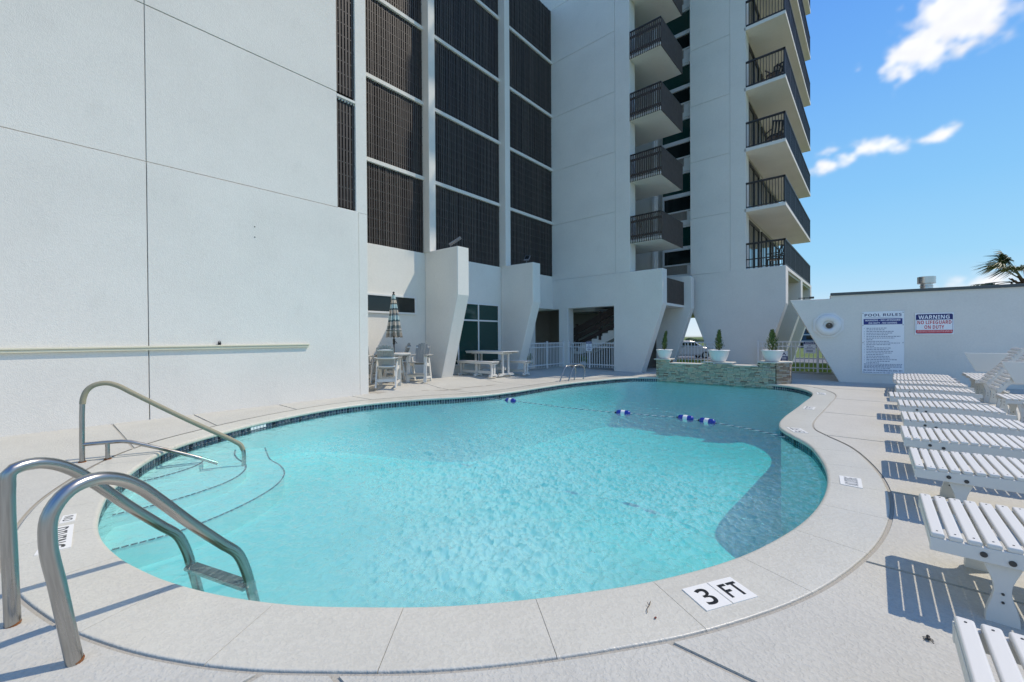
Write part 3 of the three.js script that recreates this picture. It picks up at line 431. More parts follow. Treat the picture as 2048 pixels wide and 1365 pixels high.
// ---------------------------------------------------------------- hotel tower (stair block, balconies, apartments on slanted piers)
const TOP = 4.05 + 12 * FL;
const tower = thing('hotel_tower', 'tall white hotel tower with stacked balconies standing on slanted piers', 'building', [18.75, 0, -6]);
{
  const t = tower, X = 15.45;
  // stair block face with its joints
  const zs = [-11.4, -7.88, -7.25], yj = [3.97, 6.47, 8.9, 11.33, 13.77, 16.2, 18.6, 21, 23.4, TOP];
  part(t, 'wall_core', box(X + .02, X + .5, 3.9, TOP, -14, -7.26), M.groove);
  for (let i = 0; i + 1 < yj.length; i++) { part(t, 'wall_panel', box(X, X + .3, yj[i] + .006, yj[i + 1] - .006, -14, zs[1] - .006, .005), M.paint); }
  part(t, 'wall_panel', box(X, X + .5, 3.976, TOP, zs[1] + .006, zs[2], .008), M.paint);
  // ground floor wall with the stair opening and slanted end
  part(t, 'ground_floor_wall', slabZY([[-14, 2.64], [-14, 3.965], [-5.95, 3.965], [-5.95, 2.64], [-6.82, -.1], [-7.95, -.1], [-7.95, 2.655], [-10.17, 2.655], [-10.17, -.1], [-10.66, -.1], [-10.66, 2.64]], X - .025, X + .42, .012), M.paint);
  part(t, 'ground_floor_wall', slabZY([[-7.2, 3.93], [-5.78, 3.93], [-5.70, 3.86], [-5.70, 2.56], [-6.55, -.1], [-7.2, -.1]], 17.9, 18.25, .012), M.paint);
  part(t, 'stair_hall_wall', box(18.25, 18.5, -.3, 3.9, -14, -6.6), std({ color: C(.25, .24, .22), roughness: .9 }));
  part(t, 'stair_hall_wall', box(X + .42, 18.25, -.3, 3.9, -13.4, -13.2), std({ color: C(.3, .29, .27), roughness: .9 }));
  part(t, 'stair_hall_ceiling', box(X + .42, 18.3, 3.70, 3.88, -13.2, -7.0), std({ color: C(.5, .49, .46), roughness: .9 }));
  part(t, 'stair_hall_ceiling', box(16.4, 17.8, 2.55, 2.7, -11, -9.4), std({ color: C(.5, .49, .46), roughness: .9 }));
  // recess behind the balconies
  part(t, 'recess_wall', box(18.6, 18.8, 3.9, TOP, -14, -7.45), M.paint);
  part(t, 'recess_wall', box(X + .5, 18.6, 3.9, TOP, -11.2, -11), M.paint);
  part(t, 'door_post', box(18.52, 18.62, 3.9, TOP, -7.62, -7.5, .005), M.frame);
  for (let f = 0; f < 12; f++) { // landing doors and lamps
    const y = 5.11 - FL + .03 + (f + 1) * FL; part(t, 'wall_lamp', new THREE.SphereGeometry(.12, 14, 10).scale(.45, 1.15, .9).translate(18.58, y - .95, -8.15), std({ color: C(.6, .58, .5), roughness: .3 }));
    part(t, 'bracket', [box(18.3, 18.55, y - .32, y - .27, -9.6, -9.3), box(18.35, 18.45, y - .55, y - .3, -9.52, -9.42)], M.frameDark);
  }
  part(t, 'landing_door', box(15.95, 16.0, 4.1, 5.0, -7.75, -7.4, .005), M.frame); part(t, 'landing_window', box(15.94, 16.0, 4.62, 4.86, -7.68, -7.45, .004), M.grille);
  // slatted landing balconies
  const balc = (k) => {
    const y = 5.112 + (k - 1) * FL, z1 = -6.05, x0 = 15.5, x1 = 17.8; const b = part(t, 'landing_balcony', slabZY([[-11, y - .004], [z1 + .03, y - .004], [z1 + .03, y + .10], [-11, y + .10]], x0 - .03, x1, .006), M.paint);
    const front = [], side = []; for (let z = -7.26; z < z1 - .03; z += .0735) front.push(box(x0 - .04, x0 - .015, y - .03, y + 1.0, z, z + .045, .004)); for (let x = x0; x < x1 - .02; x += .066) side.push(box(x, x + .056, y - .03, y + 1.0, z1 + .032, z1 + .055, .004));
    part(b, 'slat', front.concat(side), M.balconySlat, { stuff: true }); part(b, 'top_rail', [box(x0 - .055, x0 - .005, y + .995, y + 1.04, -7.24, z1 + .06, .005), box(x0 - .005, x1, y + .995, y + 1.04, z1 + .01, z1 + .06, .005)], M.rail);
    part(b, 'mid_rail', [box(x0 - .012, x0 + .03, y + .78, y + .86, -7.24, z1), box(x0 - .012, x0 + .03, y + .2, y + .28, -7.24, z1), box(x0, x1, y + .78, y + .86, z1 - .01, z1 + .03), box(x0, x1, y + .2, y + .28, z1 - .01, z1 + .03)], M.balconySlat);
  };
  for (let k = 1; k < 12; k++) balc(k);
  { const y = 2.70, side = []; for (let x = 15.9; x < 17.88; x += .066) side.push(box(x, x + .058, y, y + .97, -6.02, -5.995, .004)); const b = part(t, 'landing_balcony', box(15.9, 17.9, y - .1, y, -7, -6.0), M.paint); part(b, 'slat', side, M.balconySlat, { stuff: true }); }
  // window bay beside the recess
  part(t, 'window_bay_wall', box(19.36, 19.5, 3.9, TOP, -7.47, -5.9), M.paint);
  for (let f = 0; f < 11; f++) {
    const y = 4.05 + f * FL, z0 = -7.42, z1 = -6.0; part(t, 'spandrel', box(19.22, 19.36, y - .06, y + .17, z0, z1, .005), M.frame);
    const w = part(t, 'window', [box(19.25, 19.36, y + .57, y + .63, z0, z1), box(19.25, 19.36, y + 1.25, y + 1.31, z0, z1), box(19.25, 19.36, y + .63, y + 1.25, z0, z0 + .07), box(19.25, 19.36, y + .63, y + 1.25, z1 - .1, z1)], M.frame); part(w, 'pane', box(19.32, 19.34, y + .63, y + 1.25, z0 + .07, z1 - .1), M.glassDark);
    const w2 = part(t, 'window', [box(19.25, 19.36, y + 1.31, y + 1.42, z0, z1), box(19.25, 19.36, y + 2.28, y + 2.36, z0, z1)], M.frame); part(w2, 'pane', box(19.32, 19.34, y + 1.42, y + 2.28, z0, z1), M.glassTeal);
    const gr = [], gz0 = -7.42, gz1 = f < 2 ? -6.32 + f * -.0 : -6.45; for (let i = 0; i < 9; i++) gr.push(box(19.24, 19.3, y + .2 + i * .038, y + .222 + i * .038, gz0, gz1)); for (let i = 0; i < 14; i++) { const z = lerp(gz0, gz1, i / 13); gr.push(box(19.235, 19.3, y + .19, y + .55, z - .008, z + .008)); }
    const a = part(t, 'air_conditioner', box(19.3, 19.36, y + .18, y + .56, gz0, gz1), M.grille); part(a, 'grille', gr, M.grille, { stuff: true }); part(t, 'filler_panel', box(19.27, 19.36, y + .18, y + .56, gz1 + .01, z1, .004), M.frame);
  }
  // apartment slab facing the pool
  part(t, 'wall_core', box(18.77, 19.2, 4.0, TOP, -5.99, -3.87), M.groove);
  const yk = [4.06, 6.49, 8.92, 11.34, 13.76, 16.18, 18.6, 21, 23.4, TOP];
  for (let i = 0; i + 1 < yk.length; i++) part(t, 'wall_panel', box(18.75, 19.2, yk[i] + .005, yk[i + 1] - .005, -6.0, -4.43, .005), M.paint);
  part(t, 'wall_panel', box(18.75, 19.3, 4.06, TOP, -4.418, -3.85, .008), M.paint);
  part(t, 'wall', box(19.5, 27, 4.0, TOP, -14, -3.92), M.paint);
  // balconies on the sea side
  const doorGlass = phys({ color: C(.05, .06, .06), roughness: .05, ior: 1.5 });
  for (let f = 0; f < 12; f++) {
    const y = 4.08 + f * FL, z0 = -3.9, z1 = -2.5, x0 = 18.75, x1 = 27.1;
    const b = part(t, 'balcony', box(x0, x1, y - .13, y, z0, z1, .006), M.paint);
    const ba = []; for (let z = z0 + .05; z < z1 - .05; z += .1) ba.push(box(x0 + .03, x0 + .05, y + .08, y + .98, z, z + .02)); for (let x = x0 + .1; x < x1; x += .1) ba.push(box(x, x + .03, y + .08, y + .98, z1 - .055, z1 - .03));
    part(b, 'baluster', ba, M.rail, { stuff: true });
    part(b, 'handrail', [box(x0 + .005, x0 + .075, y + .97, y + 1.04, z0, z1 - .01, .008), box(x0 + .005, x1, y + .97, y + 1.04, z1 - .085, z1 - .01, .008), box(x0 + .02, x0 + .06, y + .04, y + .08, z0, z1 - .02), box(x0 + .02, x1, y + .04, y + .08, z1 - .06, z1 - .02)], M.rail);
    for (let k = 0; k < 7; k++) part(b, 'post', box(x0 + .015 + k * 1.4, x0 + .065 + k * 1.4, y, y + 1, z1 - .075, z1 - .025), M.rail);
    if (f === 0) part(b, 'mid_rail', box(x0 + .02, x0 + .06, y + .36, y + .40, z0, z1 - .02), M.rail);
    for (const [a, c] of [[19.35, 21.5], [22.0, 24.4], [24.9, 26.8]]) {
      const d = part(t, 'sliding_door', [box(a, c, y + 2.02, y + 2.12, -3.92, -3.85), box(a, c, y, y + .06, -3.92, -3.84), ...[a, (a + c) / 2 - .03, c - .06].map((x) => box(x, x + .07, y + .06, y + 2.02, -3.92, -3.85))], M.frameDark);
      part(d, 'pane', box(a + .07, (a + c) / 2 - .03, y + .06, y + 2.02, -3.9, -3.885), doorGlass); part(d, 'pane', box((a + c) / 2 + .04, c - .06, y + .06, y + 2.02, -3.905, -3.89), doorGlass);
    }
  }
  part(t, 'roof', box(15.45, 27.1, TOP, TOP + .4, -14, -2.5), M.paint);
  // slanted piers and the floor they carry
  for (const [x, w] of [[18.75, .62], [23.15, .62], [27.0, .5]]) part(t, 'slanted_pier', slabZY([[-5.99, 2.66], [-5.99, 4.03], [-3.9, 4.085], [-2.502, 4.085], [-2.502, 2.64], [-3.42, -.4], [-4.87, -.4]], x - .01, x + w, .012), M.paint);
  part(t, 'floor_slab', box(18.8, 27.6, 3.86, 3.95, -14, -2.56), std({ color: C(.55, .53, .42), roughness: .9 }));
  part(t, 'recess_wall', box(19.4, 27, 2.55, 3.86, -14, -4.2), M.paint);
}
{ // staircase in the opening
  const s = thing('staircase', 'concrete staircase with dark wooden rails inside the ground floor opening', 'staircase', [16.9, .05, -9.7]);
  const n = 12, z0 = -10.6, y0 = .72, tr = .27, ri = .1185; const poly = [[z0, y0 - .1]]; for (let i = 0; i < n; i++) { poly.push([z0 + i * tr, y0 + (i + 1) * ri], [z0 + (i + 1) * tr, y0 + (i + 1) * ri]); } poly.push([z0 + n * tr, y0 + n * ri - .35], [z0 + .55, y0 - .1]);
  part(s, 'stringer', slabZY(poly, 16.35, 16.45), M.paint); part(s, 'stringer', slabZY(poly, 17.5, 17.6), M.paint);
  for (let i = 0; i < n; i++) part(s, 'tread', box(16.45, 17.5, y0 + (i + 1) * ri - .05, y0 + (i + 1) * ri, z0 + i * tr - .02, z0 + (i + 1) * tr), M.slatDark);
  const wood = std({ color: C(.035, .02, .014), roughness: .6 }), dir = (o, u) => bar(V(16.32, y0 + o, z0 - .5), V(16.32, y0 + o + (n * tr + .5) * ri / tr, z0 + n * tr), .05, u);
  part(s, 'handrail', dir(.62, .30), wood); part(s, 'rail_board', dir(.30, .20), wood); part(s, 'rail_board', dir(-.02, .16), wood);
  for (const k of [1, 5.4, 9.5]) part(s, 'post', box(16.29, 16.37, y0 + k * ri - .1, y0 + k * ri + 1.15, z0 + k * tr, z0 + k * tr + .1), wood);
}
// chairs on the sea-side balconies
{
  const mk = (label) => { const c = thing('balcony_chair', label, 'chair', [0, 0, 0], 'dark chairs on the tower balconies'); const m = M.black; part(c, 'seat', cbox(.45, .04, .45, 0, .42, 0, .01), m, { local: true }); part(c, 'backrest', [...[-.18, -.06, .06, .18].map((x) => bar(V(x, .44, -.2), V(x, .95, -.32), .06, .02)), bar(V(-.22, .93, -.32), V(.22, .93, -.32), .03, .05)], m, { local: true }); for (const [x, z] of [[-.2, .2], [.2, .2], [-.2, -.2], [.2, -.2]]) part(c, 'leg', cbox(.03, .42, .03, x, .21, z), m, { local: true }); part(c, 'armrest', [cbox(.05, .03, .45, -.23, .64, 0), cbox(.05, .03, .45, .23, .64, 0)], m, { local: true }); return c; };
  const c = mk('dark chair on the tower balcony third above the piers'); c.position.set(19.5, 8.93, -3.0); c.rotation.y = 2.2;
  copyOf(c, 'balcony_chair', [19.35, 11.35, -2.95], -1.2, 'dark chair on the tower balcony fourth above the piers');
  copyOf(c, 'balcony_chair', [20.6, 13.77, -3.0], .6, 'dark chair on the highest tower balcony in view');
  copyOf(c, 'balcony_chair', [19.8, 4.09, -3.0], .3, 'dark chair on the lowest tower balcony above the pier');
  const tb = thing('balcony_table', 'small dark table beside the chair on the tower balcony third above the piers', 'table', [20.1, 8.93, -3.0]); part(tb, 'tabletop', cyl(.32, .32, .03, 0, .68, 0, 24), M.black, { local: true }); part(tb, 'leg', cyl(.03, .05, .67, 0, .335, 0, 10), M.black, { local: true });
}

// ---------------------------------------------------------------- pool house with its signs
const PH = thing('pool_house', 'low white pool house with slanted end wall and dark roof edge behind the loungers', 'building', [15.88, 0, 0]);
PH.rotation.y = Math.atan(.15);
{
  part(PH, 'wall', slabZY([[-1.99, 2.5], [-.97, 2.5], [-.97, 2.60], [13, 2.60], [13, -.2], [-.68, -.2], [-.77, 0]], 0, .3, .01), M.paint, { local: true });
  part(PH, 'wall', box(.3, 5.5, -.2, 2.55, 12.7, 13), M.paint, { local: true }); part(PH, 'wall', box(5.2, 5.5, -.9, 2.55, .2, 13), M.paint, { local: true }); part(PH, 'wall', box(.31, 5.2, -.9, 2.45, .2, .5), M.paint, { local: true });
  part(PH, 'roof', box(.05, 5.7, 2.5, 2.58, -.9, 13.2), M.grille, { local: true });
  part(PH, 'roof_edge', box(-.035, .12, 2.585, 2.665, -.97, 13.2, .004), std({ color: C(.085, .10, .10), roughness: .6 }), { local: true });
  part(PH, 'antenna', [tube([V(.6, 2.55, -1.6), V(.6, 2.62, -1.6)], .012, 6, 6), bar(V(.6, 2.60, -1.75), V(.6, 2.60, -1.35), .025, .02), cbox(.1, .06, .12, .6, 2.6, -1.4)], M.bolt, { local: true });
  PH.updateMatrixWorld(); const on = (x, y, z) => PH.localToWorld(V(x, y, z)).toArray();
  const metal = std({ color: C(.6, .58, .56), metalness: 1, roughness: .3 });
  const v = thing('roof_vent', 'round galvanised vent with a wide cap on the pool house roof', 'vent', on(.45, 2.56, 1.22)); part(v, 'neck', cyl(.125, .14, .32, 0, .14, 0, 28), metal, { local: true }); part(v, 'cap', cyl(.19, .19, .19, 0, .37, 0, 32), metal, { local: true }); part(v, 'band', new THREE.TorusGeometry(.136, .008, 8, 32).rotateX(Math.PI / 2).translate(0, .2, 0), metal, { local: true });
  const sign = (name, label, z0, z1, y0, y1, draw, tw, th, bolts) => {
    const w = z1 - z0, h = y1 - y0, s = thing(name, label, 'sign', on(-.012, (y0 + y1) / 2, (z0 + z1) / 2)); s.rotation.y = PH.rotation.y - Math.PI / 2;
    const b = part(s, 'board', cbox(w, h, .014, 0, 0, 0, .003), M.white, { local: true }); part(b, 'print', new THREE.PlaneGeometry(w - .008, h - .008).translate(0, 0, .0085), std({ map: canvasTex(tw, th, draw), roughness: .4 }), { local: true });
    for (const [x, y] of bolts) part(s, 'screw', new THREE.SphereGeometry(.011, 8, 6).translate(x * w, y * h, .01), M.bolt, { local: true });
  };
  sign('pool_rules_sign', 'tall white sign headed POOL RULES on the pool house wall', -.25, .67, .27, 2.07, (g, w, h) => {
    g.fillStyle = '#eceff2'; g.fillRect(0, 0, w, h); const navy = '#1d2f78'; g.fillStyle = '#22305f'; g.textAlign = 'center'; g.textBaseline = 'middle'; g.font = `bold ${h * .06}px sans-serif`;
    const fit = (t, y, tw) => { g.save(); g.translate(w / 2, y); g.scale(tw / g.measureText(t).width, 1); g.fillText(t, 0, 0); g.restore(); };
    fit('POOL RULES', h * .055, w * .9); g.fillStyle = '#8a93a8'; g.fillRect(w * .06, h * .093, w * .88, h * .006);
    g.fillStyle = navy; g.fillRect(w * .04, h * .115, w * .92, h * .092); g.fillStyle = '#f2f4f8'; g.font = `bold ${h * .036}px sans-serif`; fit('WARNING - NO LIFEGUARD', h * .14, w * .84); fit('ON DUTY - NO DIVING', h * .184, w * .68);
    g.fillStyle = '#5c6680'; let y = .235, k = 7; const R = () => ((k = (k * 16807) % 2147483647) / 2147483647); const rows = [1, 0, 1, 1, 1, 1, 1, 0, 1, 1, 1, 0, 1, 1, 1, 1, 0, 1, 1, 1, 1, 0];
    for (let i = 0; i < 22; i++) { y += .0265; if (rows[i]) g.fillRect(w * .05, h * (y + .003), w * .018, h * .005); let x = .11; const end = rows[i] ? .6 + R() * .34 : .2 + R() * .5; while (x < end) { const l = .02 + R() * .05; g.fillRect(w * x, h * y, w * Math.min(l, end - x), h * .0095); x += l + .012; } }
    for (let i = 0; i < 4; i++) { y += .021; let x = .05; while (x < (i === 3 ? .62 : .95)) { const l = .02 + R() * .05; g.fillRect(w * x, h * y, w * l, h * .0095); x += l + .012; } }
    g.fillStyle = '#22305f'; g.font = `bold ${h * .034}px sans-serif`; fit('IN CASE OF EMERGENCIES DIAL 911', h * .945, w * .93); g.font = `bold ${h * .022}px sans-serif`; fit('TELEPHONE LOCATED IN THE LOBBY AT THE FRONT', h * .98, w * .93);
  }, 768, 1500, [[-.47, .475], [.47, .475], [-.47, .28], [.47, .28], [-.47, -.0], [.47, 0], [-.47, -.475], [.47, -.475]]);
  sign('warning_sign', 'white sign with WARNING NO LIFEGUARD ON DUTY in blue and red', .885, 1.65, 1.395, 1.985, (g, w, h) => {
    g.fillStyle = '#eef0f2'; g.fillRect(0, 0, w, h); const rr2 = (x, y, a, b, r) => { g.beginPath(); g.moveTo(x + r, y); g.arcTo(x + a, y, x + a, y + b, r); g.arcTo(x + a, y + b, x, y + b, r); g.arcTo(x, y + b, x, y, r); g.arcTo(x, y, x + a, y, r); g.closePath(); };
    rr2(w * .025, h * .05, w * .95, h * .9, h * .06); g.save(); g.clip(); g.fillStyle = '#f0f1f3'; g.fillRect(0, 0, w, h); g.fillStyle = '#1c2668'; g.fillRect(0, 0, w, h * .31); g.fillStyle = '#c5202e'; g.fillRect(0, h * .79, w, h * .3); g.restore(); g.strokeStyle = '#1c2668'; g.lineWidth = h * .012; rr2(w * .025, h * .05, w * .95, h * .9, h * .06); g.stroke();
    g.textAlign = 'center'; g.textBaseline = 'middle'; const fit = (t, y, tw) => { g.save(); g.translate(w / 2, y); g.scale(tw / g.measureText(t).width, 1); g.fillText(t, 0, 0); g.restore(); };
    g.fillStyle = '#f4f5f8'; g.font = `bold ${h * .24}px sans-serif`; fit('WARNING', h * .19, w * .82); g.fillStyle = '#c5202e'; g.font = `bold ${h * .23}px sans-serif`; fit('NO LIFEGUARD', h * .435, w * .9); fit('ON DUTY', h * .66, w * .52);
    g.fillStyle = '#e9b9bd'; let k = 5; const R = () => ((k = (k * 16807) % 2147483647) / 2147483647); for (const y of [.82, .87]) { let x = .05; while (x < .94) { const l = .015 + R() * .04; g.fillRect(w * x, h * y, w * l, h * .028); x += l + .01; } }
  }, 768, 592, []);
  // life ring in its octagonal holder
  const r = thing('life_ring', 'white life ring in an octagonal holder on the pool house wall', 'life ring', on(-.02, 1.705, -1.03)); r.rotation.y = PH.rotation.y - Math.PI / 2;
  part(r, 'holder', new THREE.CylinderGeometry(.395, .395, .035, 8).rotateY(Math.PI / 8).rotateX(Math.PI / 2), M.white, { local: true });
  part(r, 'ring', new THREE.LatheGeometry([[.125, -.01], [.12, .035], [.14, .06], [.19, .085], [.25, .08], [.30, .055], [.325, .02], [.327, -.01]].map(([x, y]) => new THREE.Vector2(x, y)), 64).rotateX(Math.PI / 2).translate(0, 0, .02), M.white, { local: true });
  part(r, 'hub', new THREE.CylinderGeometry(.085, .085, .03, 28).rotateX(Math.PI / 2).translate(.02, -.02, .03), std({ color: C(.09, .075, .065), metalness: .6, roughness: .4 }), { local: true }); part(r, 'hub_bolt', new THREE.SphereGeometry(.016, 10, 8).translate(.02, .01, .05), M.steel, { local: true });
}
// ---------------------------------------------------------------- pool hardware
const plane3 = (base, dir) => ([s, h, o = 0]) => V(base[0] + dir[0] * s - dir[1] * o, base[1] + h, base[2] + dir[1] * s + dir[0] * o);
function ladder(label, baseNear, baseFar, dir, k = 1) {
  const t = thing('pool_ladder', label, 'ladder', [(baseNear[0] + baseFar[0]) / 2, baseNear[1], (baseNear[2] + baseFar[2]) / 2], 'steel pool ladders');
  const prof = [[0, -.01], [-.03, .2], [-.053, .36], [-.080, .55], [-.070, .67], [-.01, .745], [.076, .763], [.16, .735], [.245, .67], [.33, .575], [.485, .39], [.66, .195], [.76, .085], [.81, -.03], [.85, -.18], [.93, -.55], [1.0, -1.0]];
  for (const b of [baseNear, baseFar]) {
    const at = plane3(b, dir), lean = b === baseFar ? .15 : 1; const r = part(t, 'rail', tube(prof.map((p) => at([p[0] * (p[0] < 0 ? lean : 1) * k, p[1] * k])), .0285 * k, 110, 18), M.steel); part(r, 'rust_stain', tube([at([.002, .001]), at([-.002, .012])], .0292 * k, 2, 18), M.rust, { label: 'rusty foot of the rail' });
  }
  const a = plane3(baseNear, dir), c = plane3(baseFar, dir);
  for (const [s, h] of [[.84, -.165], [.88, -.40], [.94, -.68]]) { const st = part(t, 'tread', bar(a([s * k, h * k]), c([s * k, h * k]), .085 * k, .022, .005), M.steel); part(st, 'tread_pad', bar(a([s * k, h * k + .0125]), c([s * k, h * k + .0125]), .07 * k, .006, .002), M.rubber); }
  return t;
}
ladder('large steel pool ladder in the foreground at the shallow end, stained and rusty', [.089, 0, -2.577], [-.097, 0, -3.149], [Math.cos(25 * D2R), -Math.sin(25 * D2R)]);
{
  const t = thing('grab_rail', 'pair of small arched steel grab rails at the far edge before the picket fences', 'grab rail', [11, 0, -7.3]);
  for (const [a, b] of [[[10.66, -7.34], [11.46, -7.27]], [[11.02, -7.26], [11.84, -7.16]]]) { const at = (s, h) => V(lerp(a[0], b[0], s), h, lerp(a[1], b[1], s)); part(t, 'rail', tube([at(0, 0), at(.13, .19), at(.26, .36), at(.38, .455), at(.52, .47), at(.78, .47), at(.93, .43), at(1.0, .33), at(1.0, .22), at(.93, .08), at(.9, .0)], .021, 70, 14), M.steel); }
}
{
  const t = thing('pool_handrail', 'slanting steel handrail with beige sleeve leading down the entry steps', 'handrail', [.31, 0, -6.74]), at = plane3([.31, 0, -6.74], [.956, .29]);
  part(t, 'rail', tube([[.0, -.01], [.001, .3], [.006, .62], [.014, .72], [.045, .81], [.11, .868], [.21, .884], [.30, .85], [.43, .755], [.727, .536], [1.0, .34], [1.27, .155], [1.42, .05], [1.50, -.02], [1.53, -.10], [1.53, -.3], [1.50, -.5]].map(at), .024, 110, 16), M.steel);
  part(t, 'sleeve', tube([[.008, .66], [.018, .735], [.05, .817], [.11, .868], [.21, .884], [.30, .85], [.43, .755], [.727, .536], [1.0, .34], [1.27, .155], [1.42, .05], [1.50, -.02], [1.528, -.09]].map(at), .0275, 110, 16), M.sleeve);
  part(t, 'brace', tube([[.0, .20], [.2, .197], [.34, .19], [.42, .17], [.55, .115], [1.0, -.09], [1.25, -.22]].map(at), .022, 50, 14), M.steel); part(t, 'post', tube([[.211, 0], [.211, .19]].map(at), .021, 4, 14), M.steel);
  for (const s of [0, .211]) part(t, 'foot_ring', tube([[s, -.002], [s, .012]].map(at), .034, 2, 16), M.rust);
}
{ // rope with floats across the pool
  const pts = [[7.156, -0.108, -7.578], [7.312, -0.108, -6.444], [7.344, -0.108, -4.681], [7.494, -0.108, -3.667], [7.649, -0.108, -3.008], [7.718, -0.108, -2.566], [7.664, -0.108, -2.175], [7.48, -0.108, -1.484], [7.189, -0.108, -0.954]].map((p) => V(...p));
  const c = new THREE.CatmullRomCurve3(pts, false, 'centripetal'), L = c.getLength(), n = Math.floor(L / .045), P = c.getSpacedPoints(n), strands = [[], []];
  const t = thing('float_rope', 'blue and white rope with four floats strung across the pool', 'rope', [7, -.1, -4]);
  const helix = (ph) => { const q = []; for (let i = 0; i <= n; i++) { const a = P[i], d = c.getTangentAt(i / n), s = V(-d.z, 0, d.x).normalize(), u = V(0, 1, 0), w = i * 1.9 + ph; q.push(a.clone().addScaledVector(s, Math.cos(w) * .004).addScaledVector(u, Math.sin(w) * .004)); } return new THREE.TubeGeometry(new THREE.CatmullRomCurve3(q), n * 2, .0046, 6); };
  part(t, 'rope', helix(0), M.white); part(t, 'rope', helix(Math.PI), M.navy);
  const blue = std({ color: C(.012, .035, .30), roughness: .3 });
  const near = (px, pz) => { let b = 0, bd = 9; for (let i = 0; i <= 400; i++) { const p = c.getPointAt(i / 400), d = Math.hypot(p.x - px, p.z - pz); if (d < bd) { bd = d; b = i / 400; } } return b; };
  for (const [x, z] of [[7.312, -6.444], [7.494, -3.667], [7.718, -2.566], [7.664, -2.175]]) {
    const u = near(x, z), p = c.getPointAt(u), d = c.getTangentAt(u), m = new THREE.Matrix4().lookAt(V(0, 0, 0), d, V(0, 1, 0)).setPosition(p.x, WATER + .012, p.z);
    const lat = (q) => new THREE.LatheGeometry(q.map(([r, y]) => new THREE.Vector2(r, y)), 28).rotateX(Math.PI / 2).applyMatrix4(m);
    const f = part(t, 'float', lat([[.012, -.135], [.035, -.132], [.054, -.115], [.06, -.09], [.06, .09], [.054, .115], [.035, .132], [.012, .135]]), blue); part(f, 'float_band', lat([[.0612, -.038], [.0622, -.034], [.0622, .034], [.0612, .038]]), M.white);
    part(t, 'stop_ring', lat([[.008, .14], [.018, .14], [.018, .165], [.008, .165]]), M.black);
  }
}

